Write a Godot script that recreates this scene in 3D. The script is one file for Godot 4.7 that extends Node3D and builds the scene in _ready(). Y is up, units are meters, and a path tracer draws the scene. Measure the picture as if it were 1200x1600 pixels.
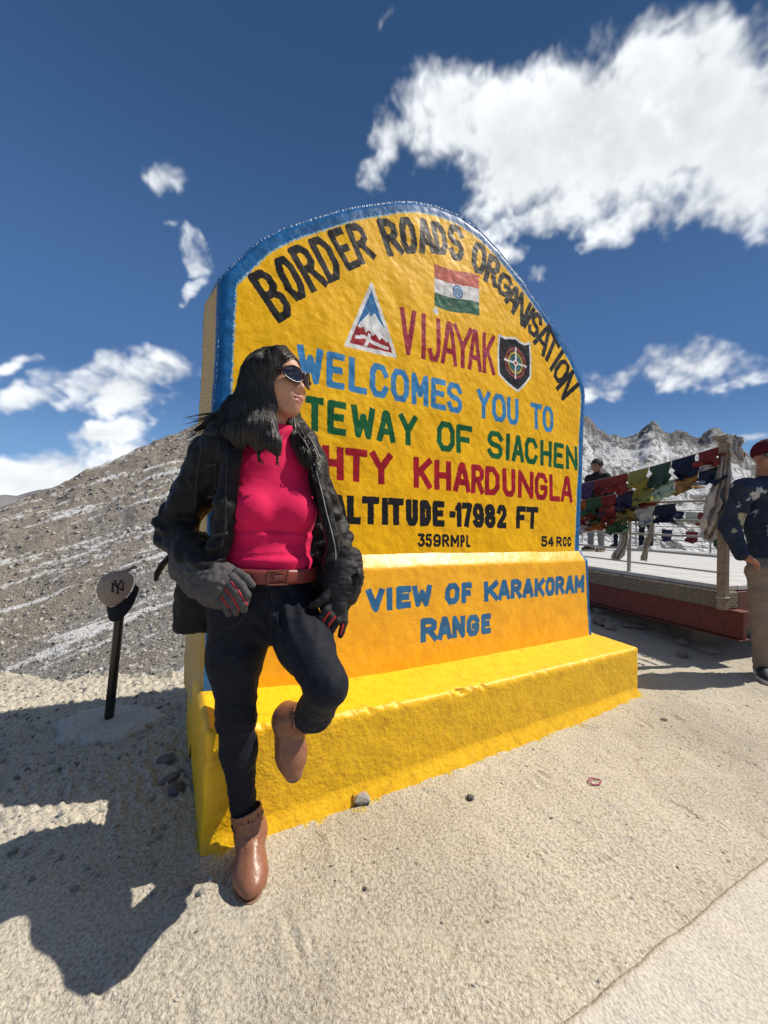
extends Node3D
# A painted concrete monument on a high mountain pass, a woman posing before it.

const FOCAL := 600.0          # focal length of the lens in pixels of a 1200 x 1600 picture
const EYE := Vector3(0, 1.08, 0)
var lens_basis := Basis(Vector3.RIGHT, deg_to_rad(1.35)) * Basis(Vector3.BACK, deg_to_rad(2.0))
var used_names := {}
var rng := RandomNumberGenerator.new()

func ray(px: float, py: float) -> Vector3:
	return lens_basis * Vector3((px - 600.0) / FOCAL, (800.0 - py) / FOCAL, -1.0)

func at_depth(px: float, py: float, depth: float) -> Vector3:
	var d := ray(px, py)
	return EYE + d * (depth / -d.z)

func on_level(px: float, py: float, y := 0.0) -> Vector3:
	var d := ray(px, py)
	return EYE + d * ((y - EYE.y) / d.y)

# ---------------------------------------------------------------- objects
func numbered(called: String) -> String:
	if not used_names.has(called):
		used_names[called] = 0
		return called
	used_names[called] += 1
	return "%s_%03d" % [called, used_names[called]]

func tag(o: Node, label: String, category: String, group := "") -> Node:
	o.set_meta("label", label)
	o.set_meta("category", category)
	if group:
		o.set_meta("group", group)
	return o

func thing(called: String, label: String, category: String, place := Vector3.ZERO, group := "") -> Node3D:
	var o := Node3D.new()
	o.name = numbered(called)
	add_child(o)
	o.position = place
	tag(o, label, category, group)
	return o

func part(parent: Node, called: String, mesh: Mesh, m: Material, place := Transform3D()) -> MeshInstance3D:
	var o := MeshInstance3D.new()
	o.name = numbered(called) if parent == self else called
	o.mesh = mesh
	if m:
		o.material_override = m
	parent.add_child(o, true)
	o.transform = place
	return o

func structure(called: String, mesh: Mesh, m: Material) -> MeshInstance3D:
	var o := part(self, called, mesh, m)
	o.set_meta("kind", "structure")
	return o

# ---------------------------------------------------------------- materials (colours are linear base colours)
func lin(r: float, g: float, b: float) -> Color:
	return Color(r, g, b).linear_to_srgb()

func mat(r: float, g: float, b: float, rough := 0.8, metal := 0.0) -> StandardMaterial3D:
	var m := StandardMaterial3D.new()
	m.albedo_color = lin(r, g, b)
	m.roughness = rough
	m.metallic = metal
	return m

func noise(s: int, freq: float, octaves := 4, kind := FastNoiseLite.TYPE_SIMPLEX_SMOOTH) -> FastNoiseLite:
	var n := FastNoiseLite.new()
	n.seed = s
	n.noise_type = kind
	n.frequency = freq
	n.fractal_octaves = octaves
	n.fractal_type = FastNoiseLite.FRACTAL_FBM if octaves > 1 else FastNoiseLite.FRACTAL_NONE
	return n

func noise_texture(n: FastNoiseLite, size: int, stops: Array) -> NoiseTexture2D:
	# stops: [[offset, linear Color], ...]
	var t := NoiseTexture2D.new()
	t.width = size
	t.height = size
	t.seamless = true
	t.noise = n
	var g := Gradient.new()
	var offs := PackedFloat32Array()
	var cols := PackedColorArray()
	for s in stops:
		offs.append(s[0])
		cols.append((s[1] as Color).linear_to_srgb())
	g.offsets = offs
	g.colors = cols
	t.color_ramp = g
	return t

var shared_textures := {}
func shared(key: String, make: Callable) -> Texture2D:
	if not shared_textures.has(key):
		shared_textures[key] = make.call()
	return shared_textures[key]

func grey_texture(n: FastNoiseLite, size: int) -> NoiseTexture2D:
	var t := NoiseTexture2D.new()
	t.width = size
	t.height = size
	t.seamless = true
	t.noise = n
	return t

func tri(m: StandardMaterial3D, per_metre: float, world := true) -> StandardMaterial3D:
	m.uv1_triplanar = true
	m.uv1_world_triplanar = world
	m.uv1_scale = Vector3.ONE * per_metre
	m.uv1_triplanar_sharpness = 4.0
	return m

func relief(m: StandardMaterial3D, t: Texture2D, centimetres: float) -> StandardMaterial3D:
	m.heightmap_enabled = true
	m.heightmap_texture = t
	m.heightmap_scale = centimetres
	return m

# ---------------------------------------------------------------- mesh helpers
func mesh_of(v: PackedVector3Array, idx: PackedInt32Array, uv = null, col = null, normals = null) -> ArrayMesh:
	var a := []
	a.resize(Mesh.ARRAY_MAX)
	a[Mesh.ARRAY_VERTEX] = v
	a[Mesh.ARRAY_INDEX] = idx
	a[Mesh.ARRAY_NORMAL] = normals if normals != null else smooth_normals(v, idx)
	if uv != null:
		a[Mesh.ARRAY_TEX_UV] = uv
	if col != null:
		a[Mesh.ARRAY_COLOR] = col
	var m := ArrayMesh.new()
	m.add_surface_from_arrays(Mesh.PRIMITIVE_TRIANGLES, a)
	return m

func smooth_normals(v: PackedVector3Array, idx: PackedInt32Array) -> PackedVector3Array:
	var n := PackedVector3Array()
	n.resize(v.size())
	for i in range(0, idx.size(), 3):
		var a := idx[i]
		var b := idx[i + 1]
		var c := idx[i + 2]
		var f := (v[c] - v[a]).cross(v[b] - v[a])
		n[a] += f
		n[b] += f
		n[c] += f
	for i in n.size():
		n[i] = n[i].normalized()
	return n

# grid of rows x cols points; front faces clockwise when rows run up and columns run right as seen from the front
func grid_index(rows: int, cols: int, flip := false) -> PackedInt32Array:
	var idx := PackedInt32Array()
	idx.resize((rows - 1) * (cols - 1) * 6)
	var k := 0
	for r in rows - 1:
		for c in cols - 1:
			var a := r * cols + c
			var b := a + 1
			var d := a + cols
			var e := d + 1
			if flip:
				idx[k] = a; idx[k + 1] = b; idx[k + 2] = d
				idx[k + 3] = b; idx[k + 4] = e; idx[k + 5] = d
			else:
				idx[k] = a; idx[k + 1] = d; idx[k + 2] = b
				idx[k + 3] = b; idx[k + 4] = d; idx[k + 5] = e
			k += 6
	return idx

# a closed tube or ribbon along points, radius per point, squashed by flat across "wide"
func tube(points: Array, radii: Array, sides := 8, capped := true, flat := 1.0) -> ArrayMesh:
	var v := PackedVector3Array()
	var idx := PackedInt32Array()
	tube_into(v, idx, points, radii, sides, capped, flat)
	return mesh_of(v, idx)

func tube_into(v: PackedVector3Array, idx: PackedInt32Array, points: Array, radii: Array, sides: int, capped := true, flat := 1.0) -> void:
	var n := points.size()
	var base := v.size()
	var dir: Vector3 = (points[1] - points[0]).normalized()
	var side := dir.cross(Vector3.UP if absf(dir.y) < 0.9 else Vector3.RIGHT).normalized()
	for i in n:
		var p: Vector3 = points[i]
		var t: Vector3 = (points[mini(i + 1, n - 1)] - points[maxi(i - 1, 0)]).normalized()
		side = (side - t * side.dot(t)).normalized()
		var up := side.cross(t)
		for s in sides:
			var a := TAU * s / sides
			v.append(p + (side * cos(a) + up * sin(a) * flat) * radii[mini(i, radii.size() - 1)])
	for i in n - 1:
		for s in sides:
			var a := base + i * sides + s
			var b := base + i * sides + (s + 1) % sides
			idx.append_array([a, a + sides, b, b, a + sides, b + sides])
	if capped:
		for e in 2:
			var row := base + (n - 1 if e else 0) * sides
			var c := v.size()
			v.append(points[n - 1 if e else 0])
			for s in sides:
				var a := row + s
				var b := row + (s + 1) % sides
				if e:
					idx.append_array([a, c, b])
				else:
					idx.append_array([a, b, c])

# box between two corners with chamfered edges
func chamfer_box(size: Vector3, bevel := 0.004) -> ArrayMesh:
	var st := SurfaceTool.new()
	st.begin(Mesh.PRIMITIVE_TRIANGLES)
	var h := size / 2.0
	var b := minf(bevel, minf(h.x, minf(h.y, h.z)) * 0.9)
	var pts := []
	for sx in [-1, 1]:
		for sy in [-1, 1]:
			for sz in [-1, 1]:
				pts.append(Vector3(sx * h.x, sy * (h.y - b), sz * (h.z - b)))
				pts.append(Vector3(sx * (h.x - b), sy * h.y, sz * (h.z - b)))
				pts.append(Vector3(sx * (h.x - b), sy * (h.y - b), sz * h.z))
	hull_into(st, pts)
	st.generate_normals()
	return st.commit()

# triangles of the convex hull of a few points (brute force), flat shaded
func hull_into(st: SurfaceTool, pts: Array, col = null) -> void:
	var n := pts.size()
	var mid := Vector3.ZERO
	for p in pts:
		mid += p
	mid /= n
	var done := {}
	st.set_smooth_group(-1)
	for i in n:
		for j in range(i + 1, n):
			for k in range(j + 1, n):
				var nor: Vector3 = (pts[j] - pts[i]).cross(pts[k] - pts[i])
				if nor.length_squared() < 1e-16:
					continue
				nor = nor.normalized()
				if nor.dot(pts[i] - mid) < 0.0:
					nor = -nor
				var off: float = nor.dot(pts[i])
				var on := []
				var outside := false
				for q in n:
					var e: float = nor.dot(pts[q]) - off
					if e > 1e-5:
						outside = true
						break
					if e > -1e-5:
						on.append(q)
				if outside:
					continue
				var key := str(on)
				if done.has(key):
					continue
				done[key] = true
				var c := Vector3.ZERO
				for q in on:
					c += pts[q]
				c /= on.size()
				var ax: Vector3 = (pts[on[0]] - c).normalized()
				var ay := nor.cross(ax)
				on.sort_custom(func(a, b): return atan2((pts[a] - c).dot(ay), (pts[a] - c).dot(ax)) > atan2((pts[b] - c).dot(ay), (pts[b] - c).dot(ax)))
				for q in range(1, on.size() - 1):
					for w in [on[0], on[q], on[q + 1]]:
						if col != null:
							st.set_color(col)
						st.add_vertex(pts[w])

func stone_mesh(s: int, size: Vector3, points := 13) -> ArrayMesh:
	var r := RandomNumberGenerator.new()
	r.seed = s
	var pts := []
	for i in points:
		var y := 1.0 - 2.0 * (i + 0.5) / points
		var a := i * 2.39996 + r.randf() * 0.7
		var q := sqrt(1.0 - y * y)
		pts.append(Vector3(q * cos(a), y, q * sin(a)) * size * 0.5 * r.randf_range(0.72, 1.08))
	var st := SurfaceTool.new()
	st.begin(Mesh.PRIMITIVE_TRIANGLES)
	hull_into(st, pts)
	st.generate_normals()
	return st.commit()

# a sheet of given thickness on a grid of points (rows x cols), closed all round
func slab_mesh(p: PackedVector3Array, rows: int, cols: int, thick: float) -> ArrayMesh:
	var nor := smooth_normals(p, grid_index(rows, cols))
	var v := PackedVector3Array()
	for i in p.size():
		v.append(p[i] + nor[i] * thick * 0.5)
	for i in p.size():
		v.append(p[i] - nor[i] * thick * 0.5)
	var idx := grid_index(rows, cols)
	var back := grid_index(rows, cols, true)
	for i in back:
		idx.append(i + p.size())
	var ring := []
	for c in cols:
		ring.append(c)
	for r in range(1, rows):
		ring.append(r * cols + cols - 1)
	for c in range(cols - 2, -1, -1):
		ring.append((rows - 1) * cols + c)
	for r in range(rows - 2, 0, -1):
		ring.append(r * cols)
	for i in ring.size():
		var a: int = ring[i]
		var b: int = ring[(i + 1) % ring.size()]
		idx.append_array([a, b, a + p.size(), b, b + p.size(), a + p.size()])
	return mesh_of(v, idx)

# ---------------------------------------------------------------- rounded bodies: a distance field on a grid, meshed as surface nets
class Field:
	var lo: Vector3
	var cell: float
	var nx: int
	var ny: int
	var nz: int
	var d: PackedFloat32Array

	func _init(from: Vector3, to: Vector3, size: float) -> void:
		lo = from
		cell = size
		nx = int(ceil((to.x - from.x) / size)) + 1
		ny = int(ceil((to.y - from.y) / size)) + 1
		nz = int(ceil((to.z - from.z) / size)) + 1
		d = PackedFloat32Array()
		d.resize(nx * ny * nz)
		d.fill(1.0)

	# tapered capsule from a to b; squash > 1 thins it along the unit vector "thin"; k blends; mode 0 add, 1 carve
	func cone(a: Vector3, ra: float, b: Vector3, rb: float, k := 0.02, thin := Vector3.ZERO, squash := 1.0, mode := 0) -> void:
		var r := maxf(ra, rb) + k * 1.2 + cell * 2.5
		var mn := (a.min(b) - Vector3.ONE * r - lo) / cell
		var mx := (a.max(b) + Vector3.ONE * r - lo) / cell
		var x0 := clampi(int(mn.x), 0, nx - 1)
		var x1 := clampi(int(mx.x) + 1, 0, nx - 1)
		var y0 := clampi(int(mn.y), 0, ny - 1)
		var y1 := clampi(int(mx.y) + 1, 0, ny - 1)
		var z0 := clampi(int(mn.z), 0, nz - 1)
		var z1 := clampi(int(mx.z) + 1, 0, nz - 1)
		var ab := b - a
		if squash != 1.0:
			ab += thin * (thin.dot(ab) * (squash - 1.0))
		var inv := 1.0 / maxf(ab.length_squared(), 1e-9)
		var dr := rb - ra
		var sq := squash - 1.0
		var k4 := 0.25 / maxf(k, 1e-5)
		for z in range(z0, z1 + 1):
			for y in range(y0, y1 + 1):
				var i := (z * ny + y) * nx + x0
				var p := lo + Vector3(x0, y, z) * cell - a
				for x in range(x0, x1 + 1):
					var q := p
					if sq != 0.0:
						q += thin * (thin.dot(q) * sq)
					var t := clampf(q.dot(ab) * inv, 0.0, 1.0)
					var e := (q - ab * t).length() - ra - dr * t
					var o := d[i]
					if mode == 0:
						var h := k - absf(e - o)
						d[i] = minf(e, o) - (h * h * k4 if h > 0.0 else 0.0)
					else:
						e = -e
						var h := k - absf(e - o)
						d[i] = maxf(e, o) + (h * h * k4 if h > 0.0 else 0.0)
					i += 1
					p.x += cell

	func chain(points: Array, radii: Array, k := 0.02, thin := Vector3.ZERO, squash := 1.0, mode := 0) -> void:
		for i in points.size() - 1:
			cone(points[i], radii[i], points[i + 1], radii[i + 1], k, thin, squash, mode)

	# ellipsoid with its own axes
	func egg(c: Vector3, axes: Basis, radii: Vector3, k := 0.01, mode := 0) -> void:
		var r := maxf(radii.x, maxf(radii.y, radii.z)) + k * 1.2 + cell * 2.5
		var mn := (c - Vector3.ONE * r - lo) / cell
		var mx := (c + Vector3.ONE * r - lo) / cell
		var x0 := clampi(int(mn.x), 0, nx - 1)
		var x1 := clampi(int(mx.x) + 1, 0, nx - 1)
		var y0 := clampi(int(mn.y), 0, ny - 1)
		var y1 := clampi(int(mx.y) + 1, 0, ny - 1)
		var z0 := clampi(int(mn.z), 0, nz - 1)
		var z1 := clampi(int(mx.z) + 1, 0, nz - 1)
		var ax := axes.x / radii.x
		var ay := axes.y / radii.y
		var az := axes.z / radii.z
		var bx := ax / radii.x
		var by := ay / radii.y
		var bz := az / radii.z
		var k4 := 0.25 / maxf(k, 1e-5)
		for z in range(z0, z1 + 1):
			for y in range(y0, y1 + 1):
				var i := (z * ny + y) * nx + x0
				var p := lo + Vector3(x0, y, z) * cell - c
				for x in range(x0, x1 + 1):
					var k0 := Vector3(p.dot(ax), p.dot(ay), p.dot(az)).length()
					var k1 := Vector3(p.dot(bx), p.dot(by), p.dot(bz)).length()
					var e := k0 * (k0 - 1.0) / maxf(k1, 1e-6)
					var o := d[i]
					if mode == 0:
						var h := k - absf(e - o)
						d[i] = minf(e, o) - (h * h * k4 if h > 0.0 else 0.0)
					else:
						e = -e
						var h := k - absf(e - o)
						d[i] = maxf(e, o) + (h * h * k4 if h > 0.0 else 0.0)
					i += 1
					p.x += cell

	# cuts away everything on the side the normal points to
	func cut(point: Vector3, normal: Vector3, k := 0.004) -> void:
		var k4 := 0.25 / k
		for z in nz:
			for y in ny:
				var i := (z * ny + y) * nx
				var p := lo + Vector3(0, y, z) * cell - point
				for x in nx:
					var o := d[i]
					if o < 0.15:
						var e := p.dot(normal)
						var h := k - absf(e - o)
						d[i] = maxf(e, o) + (h * h * k4 if h > 0.0 else 0.0)
					i += 1
					p.x += cell

	# moves the surface outwards by what the function gives, near the surface only
	func push(f: Callable, reach := 0.03) -> void:
		for z in nz:
			for y in ny:
				var i := (z * ny + y) * nx
				for x in nx:
					if absf(d[i]) < reach:
						d[i] -= f.call(lo + Vector3(x, y, z) * cell)
					i += 1

	func mesh(col = null) -> ArrayMesh:
		var v := PackedVector3Array()
		var nor := PackedVector3Array()
		var idx := PackedInt32Array()
		var cols := PackedColorArray()
		var at := PackedInt32Array()
		at.resize(nx * ny * nz)
		at.fill(-1)
		var sy := nx
		var sz := nx * ny
		for z in nz - 1:
			for y in ny - 1:
				var i := z * sz + y * sy
				for x in nx - 1:
					var a := d[i]
					if a > 0.2:
						i += 1
						continue
					var b := d[i + 1]
					var c := d[i + sy]
					var e := d[i + sy + 1]
					var f := d[i + sz]
					var g := d[i + sz + 1]
					var h := d[i + sz + sy]
					var j := d[i + sz + sy + 1]
					var m := int(a < 0.0) + int(b < 0.0) + int(c < 0.0) + int(e < 0.0) + int(f < 0.0) + int(g < 0.0) + int(h < 0.0) + int(j < 0.0)
					if m != 0 and m != 8:
						var s := Vector3.ZERO
						var n := 0
						if (a < 0.0) != (b < 0.0): s += Vector3(a / (a - b), 0, 0); n += 1
						if (c < 0.0) != (e < 0.0): s += Vector3(c / (c - e), 1, 0); n += 1
						if (f < 0.0) != (g < 0.0): s += Vector3(f / (f - g), 0, 1); n += 1
						if (h < 0.0) != (j < 0.0): s += Vector3(h / (h - j), 1, 1); n += 1
						if (a < 0.0) != (c < 0.0): s += Vector3(0, a / (a - c), 0); n += 1
						if (b < 0.0) != (e < 0.0): s += Vector3(1, b / (b - e), 0); n += 1
						if (f < 0.0) != (h < 0.0): s += Vector3(0, f / (f - h), 1); n += 1
						if (g < 0.0) != (j < 0.0): s += Vector3(1, g / (g - j), 1); n += 1
						if (a < 0.0) != (f < 0.0): s += Vector3(0, 0, a / (a - f)); n += 1
						if (b < 0.0) != (g < 0.0): s += Vector3(1, 0, b / (b - g)); n += 1
						if (c < 0.0) != (h < 0.0): s += Vector3(0, 1, c / (c - h)); n += 1
						if (e < 0.0) != (j < 0.0): s += Vector3(1, 1, e / (e - j)); n += 1
						at[i] = v.size()
						v.append(lo + (Vector3(x, y, z) + s / n) * cell)
						nor.append(Vector3(b + e + g + j - a - c - f - h, c + e + h + j - a - b - f - g, f + g + h + j - a - b - c - e).normalized())
					i += 1
		for z in range(1, nz - 1):
			for y in range(1, ny - 1):
				var i := z * sz + y * sy + 1
				for x in range(1, nx - 1):
					if at[i] >= 0 or d[i] < 0.0 or d[i + 1] < 0.0:
						var inside := d[i] < 0.0
						if inside != (d[i + 1] < 0.0):
							quad(idx, at[i], at[i - sy], at[i - sy - sz], at[i - sz], inside)
						if inside != (d[i + sy] < 0.0):
							quad(idx, at[i], at[i - sz], at[i - sz - 1], at[i - 1], inside)
						if inside != (d[i + sz] < 0.0):
							quad(idx, at[i], at[i - 1], at[i - 1 - sy], at[i - sy], inside)
					i += 1
		if col != null:
			cols.resize(v.size())
			for i in v.size():
				cols[i] = col.call(v[i], nor[i])
		var a := []
		a.resize(Mesh.ARRAY_MAX)
		a[Mesh.ARRAY_VERTEX] = v
		a[Mesh.ARRAY_NORMAL] = nor
		a[Mesh.ARRAY_INDEX] = idx
		if col != null:
			a[Mesh.ARRAY_COLOR] = cols
		var m := ArrayMesh.new()
		if v.size() and idx.size():
			m.add_surface_from_arrays(Mesh.PRIMITIVE_TRIANGLES, a)
		return m

	func quad(idx: PackedInt32Array, a: int, b: int, c: int, e: int, turn: bool) -> void:
		if a < 0 or b < 0 or c < 0 or e < 0:
			return
		if turn:
			idx.append_array([a, c, b, a, e, c])
		else:
			idx.append_array([a, b, c, a, c, e])

	func value(p: Vector3) -> float:
		var q := (p - lo) / cell
		var x := clampi(int(q.x), 0, nx - 2)
		var y := clampi(int(q.y), 0, ny - 2)
		var z := clampi(int(q.z), 0, nz - 2)
		var fx := clampf(q.x - x, 0.0, 1.0)
		var fy := clampf(q.y - y, 0.0, 1.0)
		var fz := clampf(q.z - z, 0.0, 1.0)
		var i := (z * ny + y) * nx + x
		var s := nx
		var t := nx * ny
		return lerpf(lerpf(lerpf(d[i], d[i + 1], fx), lerpf(d[i + s], d[i + s + 1], fx), fy), lerpf(lerpf(d[i + t], d[i + t + 1], fx), lerpf(d[i + s + t], d[i + s + t + 1], fx), fy), fz)

	func slope(p: Vector3) -> Vector3:
		var e := cell
		return Vector3(value(p + Vector3(e, 0, 0)) - value(p - Vector3(e, 0, 0)), value(p + Vector3(0, e, 0)) - value(p - Vector3(0, e, 0)), value(p + Vector3(0, 0, e)) - value(p - Vector3(0, 0, e))).normalized()

	# first point of the surface along a line of sight
	func hit(from: Vector3, dir: Vector3, t0: float, t1: float) -> Vector3:
		var t := t0
		while t < t1:
			if value(from + dir * t) < 0.0:
				return from + dir * t
			t += cell * 0.4
		return from + dir * t1

	# settles a point onto the surface, a little outside it
	func settle(p: Vector3, out: float) -> Vector3:
		for k in 3:
			var e := value(p)
			if e > 0.3:
				return p
			p -= slope(p) * (e - out) * 0.8
		return p

	# cuts an opening: the outline is given in the plane across "view" (a 2-D map of space), nearer than a depth
	func open(map: Callable, outline: PackedVector2Array, scale: float, depth: Callable, k := 0.006) -> void:
		var k4 := 0.25 / k
		for z in nz:
			for y in ny:
				var i := (z * ny + y) * nx
				for x in nx:
					var o := d[i]
					if o < 0.06:
						var p := lo + Vector3(x, y, z) * cell
						var q: Vector2 = map.call(p)
						var e: float = Field.outline_distance(q, outline) * scale
						e = -maxf(e, depth.call(p))
						if e > o - k:
							var h := k - absf(e - o)
							d[i] = maxf(e, o) + (h * h * k4 if h > 0.0 else 0.0)
					i += 1

	static func outline_distance(p: Vector2, poly: PackedVector2Array) -> float:
		var best := 1e9
		var n := poly.size()
		for i in n:
			var a := poly[i]
			var b := poly[(i + 1) % n]
			best = minf(best, p.distance_squared_to(Geometry2D.get_closest_point_to_segment(p, a, b)))
		best = sqrt(best)
		return -best if Geometry2D.is_point_in_polygon(p, poly) else best

# ---------------------------------------------------------------- air
# clouds in the direction of these picture points: centre, half sizes, tilt in degrees, thickness
const CLOUDS := [
	[655, 215, 75, 95, 15, 1.0], [730, 190, 100, 80, 0, 1.1], [830, 235, 130, 105, -15, 1.3], [940, 215, 150, 125, -20, 1.4], [1060, 165, 150, 140, -15, 1.4],
	[1170, 210, 120, 150, 0, 1.3], [880, 320, 120, 55, 15, 1.0], [1010, 330, 130, 60, 5, 1.0], [1140, 320, 110, 60, -10, 1.1], [1090, 60, 85, 75, -30, 1.1], [1260, 180, 150, 170, 0, 1.3],
	[250, 278, 66, 30, 28, 0.75], [602, 42, 18, 15, -40, 0.6], [322, 386, 44, 30, 30, 0.50], [306, 440, 34, 16, -30, 0.44], [268, 356, 16, 8, 0, 0.5],
	[795, 395, 34, 30, 30, 0.8], [830, 430, 22, 14, 30, 0.6], [905, 365, 50, 22, 10, 0.7], [1045, 395, 40, 16, 15, 0.6],
	[1045, 580, 150, 30, -5, 1.05], [935, 594, 80, 30, 0, 0.95], [1165, 584, 70, 12, -4, 0.7],
	[205, 604, 118, 40, 4, 1.1], [150, 572, 60, 18, 5, 0.8], [50, 622, 90, 24, 6, 0.9], [30, 566, 34, 14, -10, 0.7], [190, 688, 78, 34, -12, 1.3], [255, 652, 44, 14, -8, 0.6], [160, 645, 40, 10, 0, 0.5],
	[40, 742, 110, 46, 0, 1.2], [120, 735, 80, 30, -8, 1.1], [40, 775, 120, 18, 0, 0.9], [-60, 720, 90, 50, 0, 1.1], [230, 720, 60, 30, 0, 0.9],
	[1120, 690, 70, 10, 0, 0.8], [1185, 690, 50, 16, 0, 0.9], [1280, 660, 70, 26, 0, 1.0],
]

func sky_texture(w: int) -> ImageTexture:
	var h := w / 2
	var img := Image.create_empty(w, h, false, Image.FORMAT_RGBF)
	var big := noise(11, 1.6, 3)
	var mid := noise(12, 4.5, 5)
	mid.fractal_gain = 0.55
	var fine := noise(13, 22.0, 4)
	fine.fractal_gain = 0.6
	var inv := lens_basis.inverse()
	var shapes := []
	for c in CLOUDS:
		var a := deg_to_rad(c[4])
		var k := 0.92 if c[2] > 95 else 0.72
		shapes.append([Vector2(c[0], c[1]), cos(a) / c[2] / k, sin(a) / c[2] / k, -sin(a) / c[3] / k, cos(a) / c[3] / k, c[5], maxf(c[2], c[3]) * 2.0 * k])
	var low := Vector3(0.215, 0.410, 0.70)
	var mid_c := Vector3(0.076, 0.172, 0.385)
	var top := Vector3(0.027, 0.071, 0.172)
	for y in h:
		var el := PI * (0.5 - (y + 0.5) / h)
		if el < -0.03:
			continue
		var s := maxf(sin(el), 0.0)
		var sky := low.lerp(mid_c, smoothstep(0.0, 0.32, s)).lerp(top, smoothstep(0.22, 0.85, s))
		for x in w:
			var az := TAU * (x + 0.5) / w
			var dir := Vector3(sin(az) * cos(el), sin(el), -cos(az) * cos(el))
			var q := inv * dir
			# wind-drawn detail
			var f := mid.get_noise_3d(dir.x, dir.y * 1.3, dir.z)
			var cover := -1.0
			if q.z < -0.2:
				var p := Vector2(600.0 + FOCAL * q.x / -q.z, 800.0 - FOCAL * q.y / -q.z)
				# eddies drag the edges about
				p += Vector2(mid.get_noise_3d(dir.x * 1.1 + 3.0, dir.y * 1.1, dir.z * 1.1), mid.get_noise_3d(dir.x * 1.1, dir.y * 1.1 + 7.0, dir.z * 1.1)) * 48.0 + Vector2(f, -f) * 26.0
				if p.x > -260.0 and p.x < 1460.0 and p.y > -250.0:
					cover = 0.0
					for c in shapes:
						var e: Vector2 = p - c[0]
						if absf(e.x) > c[6] or absf(e.y) > c[6]:
							continue
						var rr := Vector2(e.x * c[1] + e.y * c[2], e.x * c[3] + e.y * c[4]).length_squared()
						if rr < 3.0:
							cover = maxf(cover, c[5] * (1.0 - rr * 0.5) + minf(cover, 0.25) * 0.25)
			if cover < 0.0:
				# the same scattered fair-weather clouds all round
				var b := big.get_noise_3d(dir.x * 1.2, dir.y * 2.4, dir.z * 1.2)
				cover = clampf((b - 0.20) * 4.0, 0.0, 1.25)
			var col := sky
			if cover > 0.02:
				var g := fine.get_noise_3d(dir.x + f * 0.06, dir.y, dir.z - f * 0.06)
				var dens := cover + f * 1.05 + g * 0.46 - 0.24
				var al := smoothstep(-0.08, 0.90, dens)
				al = pow(al, 0.95)
				var thick := smoothstep(0.6, 1.6, dens)
				var lit := 0.88 + 0.42 * f + 0.20 * g - 0.20 * thick
				var white := Vector3(0.93, 0.965, 1.0) * clampf(lit, 0.50, 1.0)
				col = sky.lerp(white, minf(al, 0.985))
			img.set_pixel(x, y, Color(col.x, col.y, col.z))
	# below the horizon: pale stony ground
	img.fill_rect(Rect2i(0, int(h * 0.5095), w, h - int(h * 0.5095)), Color(0.20, 0.19, 0.17))
	return ImageTexture.create_from_image(img)

func build_camera_and_light() -> void:
	var cam := Camera3D.new()
	cam.name = "camera"
	add_child(cam)
	cam.transform = Transform3D(lens_basis, EYE)
	cam.fov = rad_to_deg(2.0 * atan(800.0 / FOCAL))
	cam.near = 0.05
	cam.far = 9000.0
	cam.current = true
	var env := Environment.new()
	env.background_mode = Environment.BG_SKY
	env.tonemap_mode = Environment.TONE_MAPPER_LINEAR
	env.tonemap_exposure = 1.12
	env.sdfgi_enabled = true
	env.ssao_enabled = true
	env.ssil_enabled = true
	var sky := Sky.new()
	var pm := PanoramaSkyMaterial.new()
	pm.panorama = sky_texture(SKY_WIDTH)
	sky.sky_material = pm
	env.sky = sky
	var we := WorldEnvironment.new()
	we.name = "world_environment"
	we.environment = env
	add_child(we)
	var sun := DirectionalLight3D.new()
	sun.name = "sun"
	add_child(sun)
	var el := deg_to_rad(52.0)
	var to_sun := Vector3(0.982 * cos(el), sin(el), -0.191 * cos(el)).normalized()
	sun.look_at_from_position(to_sun * 20.0, Vector3.ZERO)
	sun.light_energy = 1.6
	sun.light_color = Color(1.0, 0.965, 0.91)
	sun.light_angular_distance = 0.53
	sun.shadow_enabled = true

# ---------------------------------------------------------------- land
var ground_noise := noise(21, 0.55, 3)
var grit_noise := noise(22, 9.0, 3)
var tread_noise := noise(23, 2.2, 2)
var SCREE := []               # where loose rocks lie on the slope

func brink(x: float) -> float:
	# where the level ground ends, as z
	if x < -1.0:
		return -2.62 + (x + 1.0) * -0.08
	return lerpf(-2.62, -11.0, smoothstep(-1.0, 2.6, x))

func ground_height(x: float, z: float) -> float:
	var y := 0.022 * ground_noise.get_noise_2d(x, z) + 0.006 * grit_noise.get_noise_2d(x * 0.6, z * 0.6)
	y += 0.0
	# rises towards the platform
	y += 0.15 * smoothstep(3.2, 5.2, -z) * smoothstep(1.0, 2.4, x)
	var e := brink(x) + 0.12 * ground_noise.get_noise_2d(x * 2.0 + 40.0, 3.0)
	if z < e:
		y -= (e - z) * (0.75 + 0.1 * ground_noise.get_noise_2d(x, z * 0.5))
		y += 0.10 * ground_noise.get_noise_2d(x * 3.0, z * 3.0)
	if x < -6.0:
		y -= (-6.0 - x) * 0.4
	return y

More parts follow.
